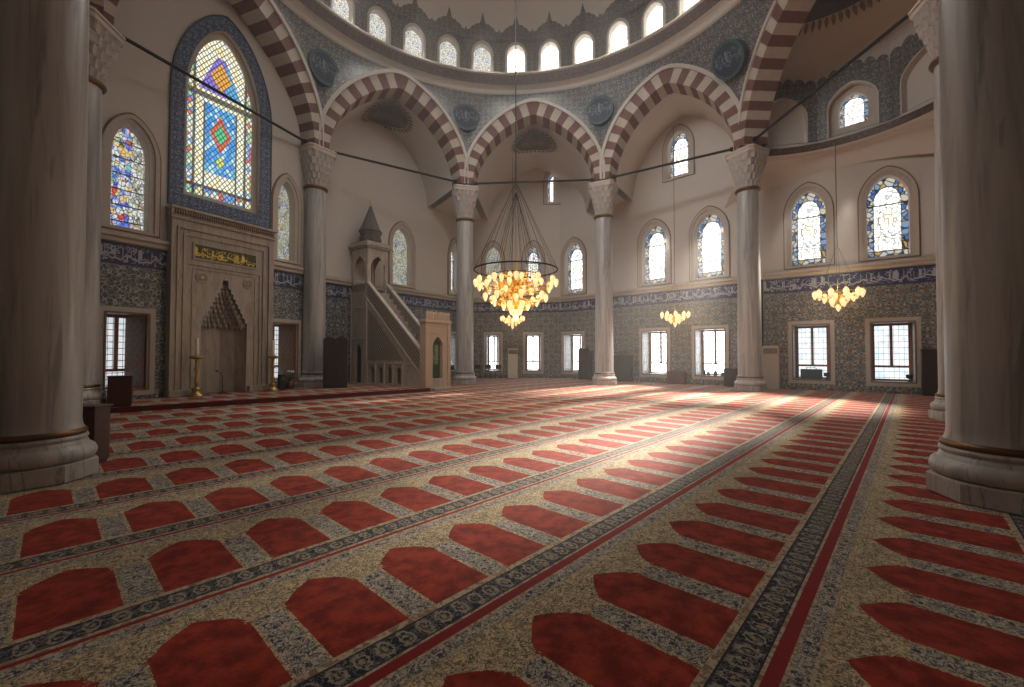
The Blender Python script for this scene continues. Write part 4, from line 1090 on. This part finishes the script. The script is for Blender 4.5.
    for li, (z, r, dp) in enumerate(lv):
        for a in range(N * 4 + 1):
            th = PI * a / (N * 4)
            if li < 2:  # five flat sides
                seg = PI / 5; loc = (th % seg) - seg / 2; k_ = math.cos(seg / 2) / math.cos(loc)
            else: k_ = 1 - .13 * abs(math.sin(th * N / 2 * (1 if (li // 2) % 2 else 1) + ((li // 2) % 2) * PI / 2))
            v.append((-r * math.cos(th) * (k_ if 0 < a < N*4 else 1), -.11 + dp * math.sin(th) * k_, z - NZ))
    m = N * 4 + 1
    for li in range(len(lv) - 1):
        for a in range(m - 1): b_ = li * m + a; f.append((b_, b_ + 1, b_ + m + 1, b_ + m))
    o = mesh_obj('niche', v, [tuple(q) for q in f], [M['marble'], M['capital']], t, midx=[0 if j < m - 1 else 1 for j in range(len(f))])
    # muqarnas drops
    b = MB()
    for k in range(steps - 1):
        z = nz1 + (tip - nz1) * k / steps - NZ; r = nh * (1 - k / steps); nd = max(3, 11 - k)
        for j in range(nd):
            th = PI * (j + .5) / nd; x = -r * .88 * math.cos(th); y = -.11 + .75 * (1 - k / steps) ** .8 * .85 * math.sin(th)
            b.lathe([(.005, z - .10), (.035, z - .04), (.075, z + .03), (.05, z + .13), (.0, z + .17)], 6, x, y, caps=False, smooth=False)
    b.build('muqarnas_hood', M['capital'], t)['label'] = 'darker stepped honeycomb hood'
    # base step
    for xa, xb in ((-hw - .03, -nh - .05), (nh + .05, hw + .03)):
        b = MB(); b.box(xa, xb, -.40, .0, 0, .22, 0, .015); b.build('plinth', M['marble'], t)
    return t
build_mihrab()

# ------------------------------------------------------------------ pulpit (minbar)
def build_minbar():
    a = Vector((0.806, -0.592)); org = Vector((-8.25, 22.0))  # wall-side near corner, axis toward the door
    rz = math.atan2(a.y, a.x)  # local x = axis toward door, local y = away from the viewer
    t = empty('minbar', (org.x, org.y, 0), rz); tag(t, 'tall carved marble pulpit with steep stairs, spire and green curtained door', 'pulpit')
    Lt = 5.65; Wd = 1.28; tw = 1.35; zl = 4.75
    m = M['marble']
    # near side wall as a panel with openings, thickness by a second face
    class SW(Wall):
        def __init__(s, y): s.y = y
        def p(s, u, z, dep=0.0): return Vector((u, s.y + dep, z))
    def stair_z(u): return 0.95 + (zl - .95) * (Lt - u) / (Lt - tw)
    for nm, y, sg in (('side_wall', 0.0, 1), ('side_wall', Wd, -1)):
        w = SW(y)
        outline = [(0, 0), (Lt, 0), (Lt, stair_z(Lt) - .35), (tw, zl - .35), (tw, zl), (0, zl)]
        holes = []
        holes.append(archloop(.62, .55, .1, 1.75, 2.15, .4, 6))
        for k in range(4): holes.append(archloop(tw + .42 + k * .66, .36, .22, .82, 1.02, .35, 5))
        panel(nm, w, outline, holes, [m, m], .16 * sg, t) if sg > 0 else mesh_obj(nm, [w.p(u, z) for u, z in outline], [tuple(range(len(outline)))], m, t)
    b = MB(); b.box(.3, .95, .20, .24, .1, 2.1); b.build('side_door', M['wood_dark'], t)
    b = MB(); b.box(tw + .15, tw + 2.75, .22, .26, .15, 1.1); b.build('arcade_back', M['mould_dark'], t)
    # mouldings on the near side
    b = MB(); b.box(-.04, Lt + .02, -.07, .02, 0, .17); b.box(tw, Lt - .9, -.04, .01, 1.14, 1.2); b.box(tw - .06, tw, -.04, .01, .1, zl - .3); b.box(0, tw, -.04, .01, 2.35, 2.43); b.box(0, tw, -.04, .01, 3.9, 3.98); b.box(0, .05, -.04, .01, .1, zl)
    for k in range(5): b.box(tw + .05 + k * .66, tw + .11 + k * .66, -.05, .01, .17, 1.14)
    b.build('side_moulding', M['frame_stone'], t)
    mesh_obj('trellis_panel', [(tw + .12, -.012, 1.3), (Lt - 1.5, -.012, 1.3), (tw + .12, -.012, 3.85)], [(0, 1, 2)], M['trellis'], t, uvs=[(0, 0), (3, 0), (0, 2.6)])
    # steps
    b = MB(); ns = 15
    for k in range(ns):
        u1_ = Lt - (Lt - tw) * k / ns; z = .22 + (zl - .3) * (k + 1) / ns; u0_ = Lt - (Lt - tw) * (k + 1) / ns
        b.box(u0_, u1_, .14, Wd - .14, max(.0, z - .6), z)
    b.box(0, tw, .1, Wd - .1, zl - .2, zl - .02); b.build('stairs', m, t)
    # parapets: sloping pierced slabs with a rail
    for y in (0.0, Wd - .12):
        lo0, hi0 = zl - .42, zl + .42; lo1, hi1 = stair_z(Lt) - .60, stair_z(Lt) + .45
        v = [(tw, y, lo0), (Lt, y, lo1), (Lt, y, hi1), (tw, y, hi0), (tw, y + .12, lo0), (Lt, y + .12, lo1), (Lt, y + .12, hi1), (tw, y + .12, hi0)]
        o = mesh_obj('parapet', v, [(0, 1, 2, 3), (7, 6, 5, 4), (0, 4, 5, 1), (3, 2, 6, 7), (0, 3, 7, 4), (1, 5, 6, 2)], M['trellis'], t, uvs=[(q[0], q[2]) for q in v])
        b = MB()
        for dz in (0,):
            for (za, zb, th) in ((hi0, hi1, .10), (lo0, lo1, .10)):
                vs = [(tw, y - .04, za - th/2), (Lt, y - .04, zb - th/2), (Lt, y - .04, zb + th/2), (tw, y - .04, za + th/2), (tw, y + .16, za - th/2), (Lt, y + .16, zb - th/2), (Lt, y + .16, zb + th/2), (tw, y + .16, za + th/2)]
                b.add(vs, [(0, 1, 2, 3), (7, 6, 5, 4), (0, 4, 5, 1), (3, 2, 6, 7), (0, 3, 7, 4), (1, 5, 6, 2)])
        b.build('rail', M['frame_stone'], o)
    # kiosk on the landing: four posts, arches, cornice, cone
    for px_ in (.10, tw - .10):
        for py_ in (.10, Wd - .10):
            b = MB(); b.box(px_ - .09, px_ + .09, py_ - .09, py_ + .09, zl - .05, 6.65, 0, .02); b.build('post', m, t)
    b = MB()
    def arch_face(p0, p1):
        wl = Wall(p0, p1); L = wl.L
        class Q(Wall):
            def __init__(s): pass
            def p(s, u, z, dep=0.0): q = wl.a + wl.d * u - wl.n * dep; return Vector((q.x, q.y, z))
        return Q(), L
    for p0, p1 in (((0.02, 0.02), (tw - .02, .02)), ((tw - .02, .02), (tw - .02, Wd - .02)), ((tw - .02, Wd - .02), (.02, Wd - .02)), ((.02, Wd - .02), (.02, .02))):
        q, L = arch_face(p0, p1)
        hole = archloop(L/2, L - .42, 5.0, 6.0, 6.55, .45, 8)
        panel('kiosk_arch', q, rect(.0, L, 4.98, 6.95), [hole], [m, m], -.10, t)
        panel('kiosk_railing', q, rect(0, L, zl - .1, 5.12), [], [M['trellis']], 0, t, dep=-.01) if p0[0] != tw - .02 else None
    b = MB(); b.box(-.08, tw + .08, -.08, Wd + .08, 6.92, 7.0, 0, .02); b.box(-.13, tw + .13, -.13, Wd + .13, 7.0, 7.16, 0, .02); b.box(-.08, tw + .08, -.08, Wd + .08, 7.16, 7.24); b.build('kiosk_cornice', m, t)
    cx, cy = tw/2, Wd/2
    b = MB(); b.lathe([(.60, 7.2), (.62, 7.3), (.52, 7.36), (.58, 7.55), (.50, 7.6), (.56, 7.85), (.62, 7.9), (.56, 7.95)], 8, cx, cy, smooth=False, rot=PI/8); b.build('drum', M['trellis_d'], t)
    b = MB(); b.lathe([(.58, 7.93), (.46, 8.15), (.05, 9.25), (.0, 9.3)], 8, cx, cy, smooth=False, rot=PI/8, caps=False); b.build('spire', M['lead_roof'], t)['label'] = 'grey conical spire'
    b = MB(); b.lathe([(.02, 9.2), (.03, 9.3), (.07, 9.36), (.03, 9.42), (.02, 9.48), (.05, 9.53), (.015, 9.6), (.01, 9.75)], 12, cx, cy); b.build('finial', M['gold'], t)
    # door portal
    class PW(Wall):
        def __init__(s, x): s.x = x
        def p(s, u, z, dep=0.0): return Vector((s.x - dep, u, z))
    pw = PW(Lt + .02)
    hole = archloop(Wd/2, .62, .12, 1.95, 2.38, .45, 8)
    panel('portal', pw, rect(-.10, Wd + .10, 0, 3.02), [hole], [M['portal'], M['portal']], .22, t)
    b = MB()
    b.box(Lt - .34, Lt + .02, -.10, -.09, 0, 3.02); b.box(Lt - .34, Lt + .02, Wd + .09, Wd + .10, 0, 3.02); b.box(Lt - .34, Lt - .33, -.1, .1, 0, 3.02)
    b.box(Lt - .34, Lt + .02, -.10, Wd + .10, 3.0, 3.02)
    b.box(Lt, Lt + .07, -.12, .06, 0, 2.95); b.box(Lt, Lt + .07, Wd - .06, Wd + .12, 0, 2.95)
    b.box(Lt, Lt + .05, .06, Wd - .06, 2.5, 2.55); b.box(Lt, Lt + .05, .06, Wd - .06, 2.83, 2.9)
    b.box(Lt - .38, Lt + .1, -.16, Wd + .16, 2.98, 3.1, 0, .02); b.build('portal_frame', M['portal'], t)
    b = MB()
    for k in range(9):
        y = -.08 + (Wd + .16) * (k + .5) / 9
        b.prism([(Lt + .02 + .06 * math.cos(q), y + .075 * math.sin(q)) for q in [i * PI / 4 for i in range(8)]], 3.1, 3.32); b.lathe([(.07, 3.3), (.08, 3.38), (.03, 3.46), (.0, 3.52)], 8, Lt + .02, y, caps=False)
    b.build('crown', M['portal'], t)['label'] = 'carved crest over the door'
    v = []; f = []; n = 28
    for i in range(n + 1):
        y = Wd/2 - .34 + .68 * i / n; x = Lt - .17 + .025 * math.sin(i * 1.6)
        v += [(x, y, .12), (x, y, 2.42)]
    for i in range(n): b_ = 2*i; f.append((b_, b_+2, b_+3, b_+1))
    mesh_obj('curtain', v, f, M['green_script'], t, smooth=True, uvs=[(q[1], q[2]) for q in v])['label'] = 'dark green embroidered curtain'
    b = MB(); b.box(Lt, Lt + .45, .1, Wd - .1, 0, .13, 0, .02); b.build('entrance_step', m, t)
    return t
def trellis(name, a, b_):
    t = NT(name); uv = t.coords('UV'); x, y, _ = t.xyz(uv)
    p = t.m('SINE', t.m('MULTIPLY', t.m('ADD', x, y), 17)); q = t.m('SINE', t.m('MULTIPLY', t.m('SUBTRACT', x, y), 17))
    e = t.m('ABSOLUTE', t.m('MULTIPLY', p, q)); l = t.step(e, 0.12, 0.4)
    t.base(t.mix(l, b_, a)); t.set(Roughness=0.6); t.bump(l, 0.4, .02); return t.mat
M['trellis'] = trellis('pierced_marble', (0.12, 0.10, 0.085), (0.44, 0.37, 0.30))
M['trellis_d'] = trellis('muqarnas_marble', (0.34, 0.28, 0.23), (0.12, 0.10, 0.08))
M['lead_roof'] = simple('lead_spire', (0.12, 0.11, 0.10), 0.6, var=.2)
M['portal'] = simple('portal_stone', (0.50, 0.38, 0.28), 0.6, var=.15)
build_minbar()

# ------------------------------------------------------------------ chandeliers
def shade_mesh():
    b = MB(); b.lathe([(.0, -.20), (.03, -.17), (.06, -.11), (.09, -.03), (.098, .03), (.085, .09), (.05, .13), (.03, .15)], 12, caps=False)
    return b
def chandelier(loc, tiers, ringR, ringz, label, cable_top, cords, scale=1.0, group=None, arms=True, top=None):
    t = empty('chandelier', loc); tag(t, label, 'chandelier', group)
    b = MB(); b.torus(ringR, .024, 0, 64, 8); b.torus(ringR * .55, .014, -.15, 40, 6); b.build('iron_ring', M['iron'], t)
    b = MB()
    for k in range(cords):
        a = 2*PI*k/cords; b.tube((ringR*math.cos(a), ringR*math.sin(a), .02), (.05*math.cos(a), .05*math.sin(a), top), .0045 if ringR > 1 else .004, 4)
        if ringR > 1: b.tube((ringR*.55*math.cos(a+.1), ringR*.55*math.sin(a+.1), -.1), (.03*math.cos(a), .03*math.sin(a), top * .9), .005, 4)
    b.tube((0, 0, top), (0, 0, cable_top - loc[2]), .018 if ringR > 1 else .012, 6); b.build('cables', M['iron'], t)
    b = MB(); zb = tiers[-1][1] * scale
    b.lathe([(.0, zb - .02), (.05, zb + .05), (.12, zb * .8), (.07, zb * .6), (.16, zb * .45), (.09, zb * .25), (.13, -.12), (.04, 0.05), (.02, .3), (.0, .5)], 16, caps=False)
    b.build('hub', M['gold'], t)
    arm = MB()
    first = None
    for (r, z, n, ph, s) in tiers:
        for k in range(n):
            a = 2*PI*(k + ph)/n; x, y = r*math.cos(a), r*math.sin(a)
            if r > .08:
                pts = [(.08*math.cos(a), .08*math.sin(a), z - .05), (x*.45, y*.45, z - .16), (x*.85, y*.85, z - .14), (x, y, z - .02), (x, y, z + .17*s)]
                arm.path(pts, .013, 5)
                for jj in range(3):
                    q = .3 + .25*jj; arm.lathe([(.0, z - .14), (.04, z - .11), (.0, z - .07)], 6, x*q, y*q, caps=False)
            else: arm.tube((0, 0, z + .1), (0, 0, z + .45), .014, 6)
            arm.lathe([(.02, z + .12*s/1.0), (.05, z + .16*s), (.02, z + .2*s)], 8, x, y)
            if first is None:
                o = shade_mesh().build('glass_shade', M['lamp'], t)
                fl = MB(); fl.lathe([(.0, -.09), (.03, -.05), (.028, .02), (.0, .09)], 8, caps=False); fo = fl.build('flame_bulb', M['lampcore'], o); first = (o, fo)
            else:
                o = first[0].copy(); COL.objects.link(o); o.parent = t
            o.location = (x, y, z); o.scale = (s, s, s)
    arm.build('arms', M['gold'], t)
    if ringR > 1:
        d = MB(); rr = random.Random(3)
        for k in range(420):
            a = rr.uniform(0, 2*PI); z = rr.uniform(-1.15, -.12); q = rr.uniform(.12, .78) * (1 - .55 * max(0, -z - .35)); e = rr.uniform(.018, .036)
            d.lathe([(.0, z - e*1.7), (e, z), (.0, z + e)], 5, q*math.cos(a), q*math.sin(a), caps=False, smooth=False)
        o = d.build('amber_drops', M['amber'], t); o['kind'] = 'stuff'; o['label'] = 'mass of small amber glass drops'
    return t
big = []
for (r, z, n, ph, s) in ((1.26, -.38, 12, 0, .78), (1.14, -.52, 9, .5, .74), (.86, -.30, 6, .3, .7), (.55, -.26, 5, 0, .7), (.96, -.84, 8, .2, .8), (.78, -.95, 6, .5, .8),
                         (.48, -.62, 5, .2, .7), (.38, -1.10, 6, 0, .85), (.20, -1.22, 4, .5, .85), (.0, -1.36, 1, 0, 1.2)):
    big.append((r, z, n, ph, s))
chandelier((0.12, 13.4, 4.22), big, 1.30, 4.22, 'large lit chandelier of glowing glass lamps hanging in the centre', 26.3, 22, top=2.7)
small_t = [(.70, -.10, 10, 0, .95), (.45, -.24, 7, .3, .95), (.22, -.40, 4, 0, .95), (0, -.58, 1, 0, .95)]
for (px_, py_, Y_, lab, tz) in ((512.5, 317, 26.2, 'small lit chandelier seen below the large one near the far wall', 14.0), (675, 313, 22.3, 'small lit chandelier in front of the bright casement windows', 13.6), (838, 291, 17.7, 'small lit chandelier in front of the right tiled wall', 10.3)):
    r = ray(px_, py_); q = Vector((0, 0, EYE)) + r * (Y_ / r.y)
    sc_ = 1.12 if px_ > 800 else .97
    c_ = chandelier((q.x, q.y, q.z), small_t, .62, q.z, lab, q.z + (tz - q.z) / sc_, 6, group='small chandeliers along the far walls', top=1.6); c_.scale = (sc_,) * 3
    l = bpy.data.lights.new('chandelier_light', 'POINT'); l.energy = 45; l.color = (1, .66, .34); l.shadow_soft_size = .3
    o = bpy.data.objects.new('chandelier_light', l); COL.objects.link(o); o.location = (q.x, q.y, q.z - .1)
for (x, y, z, p) in ((0.12, 13.4, 2.55, 110), (0.12, 13.4, 4.9, 70)):
    l = bpy.data.lights.new('chandelier_light', 'POINT'); l.energy = p; l.color = (1, .72, .42); l.shadow_soft_size = .5
    o = bpy.data.objects.new('chandelier_light', l); COL.objects.link(o); o.location = (x, y, z)

# ------------------------------------------------------------------ candlesticks and small things
def candlestick(loc, label):
    t = empty('candlestick', loc); t.scale = (1.25, 1.25, 1.08); tag(t, label, 'candlestick', 'brass candlesticks beside the prayer niche')
    b = MB(); b.lathe([(.19, 0), (.20, .03), (.17, .07), (.11, .12), (.09, .2), (.13, .24), (.09, .28)], 20); b.build('foot', M['brass'], t)
    b = MB(); b.lathe([(.05, .27), (.04, .4), (.07, .45), (.04, .5), (.035, .8), (.065, .86), (.035, .92), (.04, 1.1), (.05, 1.18)], 16); b.build('stem', M['brass'], t)
    b = MB(); b.lathe([(.05, 1.17), (.17, 1.22), (.18, 1.25), (.12, 1.27), (.05, 1.3)], 20); b.build('drip_tray', M['brass'], t)
    b = MB(); b.lathe([(.045, 1.29), (.045, 1.83), (.03, 1.85)], 14); b.build('candle', M['wax'], t)['label'] = 'tall pale wax candle'
for px_, py_, lab in ((186.5, 397.5, 'tall brass candlestick with white candle left of the prayer niche'), (262.7, 392.5, 'tall brass candlestick with white candle right of the prayer niche')):
    u = WM.u(px_); q = WM.p(u, ZP, -.72); candlestick(q, lab)
# microphone stand in the niche
q = WM.p(MC + .12, ZP, .12); b = MB(); t = empty('microphone_stand', q); tag(t, 'thin black microphone stand inside the prayer niche', 'microphone stand')
b.lathe([(.13, 0), (.13, .02), (.02, .04)], 16); b.tube((0, 0, .02), (0, 0, .55), .012); b.path([(0, 0, .55), (-.05, -.02, .72), (-.16, -.05, .80)], .01); b.build('stand', M['black'], t)
b = MB(); b.tube((-.16, -.05, .80), (-.22, -.06, .84), .022, 8); b.build('microphone', M['black'], t)

def cabinet(name, loc, rz, w, d, h, mat, label, cat, doors=2, crest=False, shelf=False, group=None):
    t = empty(name, loc, rz); tag(t, label, cat, group)
    b = MB(); b.box(-w/2, w/2, 0, d, .04, h, 0, .01); b.box(-w/2 + .02, w/2 - .02, .02, d - .02, 0, .05); b.build('body', mat, t)
    b = MB(); b.box(-w/2 - .02, w/2 + .02, -.02, d + .02, h, h + .03, 0, .005); b.build('top_board', mat, t)
    for k in range(doors):
        x0 = -w/2 + .02 + (w - .04) * k / doors; x1 = -w/2 + .02 + (w - .04) * (k + 1) / doors
        b = MB(); b.box(x0 + .006, x1 - .006, -.018, 0, .08, h - .03); b.box(x0 + .07, x1 - .07, -.03, -.015, .16, h - .12, 0, .006); dr = b.build('door', mat, t)
        b = MB(); b.tube(((x1 - .04 if k % 2 == 0 else x0 + .04), -.045, h * .5), ((x1 - .04 if k % 2 == 0 else x0 + .04), -.045, h * .5 + .09), .01, 6); b.build('handle', M['bronze'], dr)
    if crest:
        b = MB(); n = 24; v = [(-w/2, .02, h), (w/2, .02, h)]; top = []
        for i in range(n + 1):
            x = w/2 - w * i / n; top.append((x, h + .14 + .09 * abs(math.sin(PI * 2 * i / n))))
        poly = [(-w/2, h)] + [(w/2, h)] + top; m_ = len(poly)
        b.add([(x, .01, z) for x, z in poly] + [(x, .05, z) for x, z in poly], [tuple(range(m_)), tuple(reversed(range(m_, 2*m_)))] + [(i, m_ + i, m_ + (i+1) % m_, (i+1) % m_) for i in range(m_)])
        b.build('crest', mat, t)
    return t
# near left wooden lectern box
q = floor_at(104, 472); r_ = math.radians(8)
cabinet('low_cabinet', (q.x - .72, q.y + .30, 0), r_, .5, .30, .82, M['wood_mid'], 'brown wooden cabinet standing on the carpet beside the near left column', 'cabinet', 2)
q = floor_at(110, 407.5, ZP)
cabinet('bookstand', (q.x + .16, q.y + .10, ZP), math.radians(38), .50, .38, .82, M['wood_mid'], 'reddish brown wooden box under the left lattice window', 'cabinet', 1)
q = floor_at(332.5, 388, ZP)
cabinet('dark_cabinet', (q.x + .15, q.y - .1, ZP), math.radians(22), .95, .45, 1.95, M['wood_dark'], 'tall black cabinet with scalloped top between column and pulpit', 'cabinet', 2, crest=True)
b = MB(); 
# far wall furniture
def along(wall, px_, off): u = wall.u(px_); return wall.p(u, 0, -off), wall.rot()
q, r_ = along(WC, 621, .62); cabinet('dark_screen', q, r_, 1.75, .4, 1.5, M['wood_dark'], 'wide dark wooden cupboard right of the far grey column', 'cupboard', 3)
q, r_ = along(WC, 589, .62); cabinet('dark_stand', q, r_, .8, .4, 1.75, M['wood_dark'], 'tall dark wooden cupboard left of the far grey column', 'cupboard', 2, crest=True)
q, r_ = along(WC, 679, .5); cabinet('small_cabinet', q, r_, .95, .35, .62, M['wood'], 'small brown cabinet between two bright casement windows', 'cabinet', 2)
q, r_ = along(WC, 733, .5); cabinet('small_cabinet', q, r_, .6, .35, .85, M['wood_dark'], 'small dark cabinet just left of the tall right column', 'cabinet', 1)
q, r_ = along(WD, 932, .55); cabinet('dark_stand', q, r_, .7, .4, 1.75, M['wood_dark'], 'tall carved dark brown stand by the right tiled wall', 'cupboard', 1)
def cooler(q, rz, label):
    t = empty('air_conditioner', q, rz); tag(t, label, 'air conditioner', 'floor standing coolers along the tiled walls')
    b = MB(); b.box(-.33, .33, 0, .32, 0, 1.98, 0, .02); b.build('body', M['cream_plastic'], t)
    b = MB(); b.box(-.27, .27, -.015, 0, 1.62, 1.86); b.build('grille', M['grille'], t)
    b = MB()
    for k in range(7): b.box(-.26, .26, -.03, -.012, 1.65 + k * .03, 1.66 + k * .03)
    b.build('louver', M['cream_plastic'], t)
    b = MB(); b.box(-.29, .29, -.012, 0, .12, 1.5, 0, .008); b.build('front_panel', M['cream_plastic'], t)
q, r_ = along(WB, 513, .4); cooler(q, r_, 'cream floor standing air conditioner between far casement windows')
q, r_ = along(WD, 771.5, .4); cooler(q, r_, 'cream floor standing air conditioner right of the tall column')
def chair(q, rz, label):
    t = empty('folding_chair', q, rz); tag(t, label, 'chair', 'dark chairs under the far windows')
    b = MB(); b.box(-.21, .21, -.21, .21, .42, .46, 0, .01); b.build('seat', M['black'], t)
    b = MB(); b.box(-.2, .2, .19, .22, .62, .9, 0, .01); b.build('backrest', M['black'], t)
    for sx in (-1, 1):
        for sy in (-1, 1):
            b = MB(); b.tube((sx*.19, sy*.19, 0), (sx*.19, sy*.19, .43 if sy < 0 else .9), .014, 6); b.build('leg', M['black'], t)
for px_, lab in ((467, 'dark chair standing between the pulpit door and the grey column'), (478.5, 'dark chair in front of the left far window, first from left'), (489, 'dark chair in the middle of the row under the left far window'), (499, 'dark chair next to the cream cooler under the left far window')):
    if px_ == 467: q = floor_at(450.5, 380.2)
    else: q = WB.p(WB.u(px_), 0, -.7)
    chair(q, PI if False else 0.0, lab)
# things on the window sills
def sill_at(wall, px_, z, dep): return wall.p(wall.u(px_), z, dep)
q = sill_at(WD, 810.5, .48, .25); t = empty('storage_case', q, WD.rot()); tag(t, 'dark teal case on the sill of the left lattice window', 'case')
b = MB(); b.box(-.40, .40, -.13, .13, 0, .44, 0, .02); b.build('body', M['teal'], t)
b = MB(); b.path([(-.2, 0, .43), (-.18, 0, .5), (.18, 0, .5), (.2, 0, .43)], .012); b.build('handle', M['black'], t)
for px_, lab in ((826, 'small black lamp at the right end of the left lattice window sill'), (909.5, 'small black lamp on the sill of the right lattice window')):
    q = sill_at(WD, px_, .48, .22); t = empty('table_lamp', q, WD.rot()); tag(t, lab, 'lamp', 'small black lamps on the window sills')
    b = MB(); b.lathe([(.07, 0), (.07, .015), (.012, .03), (.012, .14)], 12); b.build('base', M['black'], t)
    b = MB(); b.lathe([(.05, .12), (.11, .15), (.12, .28), (.06, .3)], 14); b.build('lamp_shade', M['black'], t)
for k, (px_, w_, h_) in enumerate(((700, .14, .3), (704, .16, .22), (711, .2, .26), (718, .16, .18))):
    q = sill_at(WC, px_ + 2, .48, .3); b = MB(); b.lathe([(w_*.4, 0), (w_*.5, h_*.1), (w_*.5, h_*.7), (w_*.25, h_*.85), (w_*.28, h_)], 12, smooth=True)
    o = b.build('vase', M['teal' if k % 2 else 'bronze']); o.location = q; tag(o, ['dark slim jar at the left end of the sill beside the tall column', 'low dark teal jar, second on the sill beside the tall column', 'wide dark jar, third on the sill beside the tall column', 'short dark teal jar at the right of the sill beside the tall column'][k], 'jar', 'dark jars on the window sill')
# flowers and black case in front of the narrow window
q = WM.p(WM.u(283), ZP, -.5); t = empty('flower_stand', q); tag(t, 'potted plant with white flowers before the narrow window by the niche', 'potted plant')
b = MB(); b.lathe([(.13, 0), (.17, .04), (.19, .28), (.17, .3)], 16); b.build('pot', M['bronze'], t)
b = MB()
for k in range(34):
    a = random.uniform(0, 2*PI); r = random.uniform(.02, .2); z = random.uniform(.35, .72); p0 = Vector((0, 0, .27)); p1 = Vector((r*math.cos(a), r*math.sin(a), z)); b.tube(p0, p1, .005, 4)
    s_ = Vector((-math.sin(a), math.cos(a), 0)) * .03; tip_ = p1 + Vector((math.cos(a)*.09, math.sin(a)*.09, .03))
    b.add([p1, (p1+tip_)/2 + s_, tip_, (p1+tip_)/2 - s_], [(0, 1, 2, 3)])
b.build('leaves', M['leaf'], t)
b = MB()
for k in range(16):
    a = random.uniform(0, 2*PI); r = random.uniform(.0, .15); b.lathe([(.0, .66), (.045, .69), (.05, .73), (.0, .76)], 8, r*math.cos(a), r*math.sin(a), caps=False)
b.build('blossoms', M['petal'], t)['label'] = 'white blossoms'
q = WM.p(WM.u(273), ZP, -.62); t = empty('speaker', q, WM.rot()); tag(t, 'small black loudspeaker case on the floor beside the potted flowers', 'speaker')
b = MB(); b.box(-.12, .12, -.1, .1, 0, .62, 0, .015); b.build('case', M['black'], t)
b = MB(); b.lathe([(.07, 0), (.08, .01), (.05, .0)], 16); o = b.build('cone', M['grille'], t); o.location = (0, -.10, .45); o.rotation_euler = (PI/2, 0, 0)
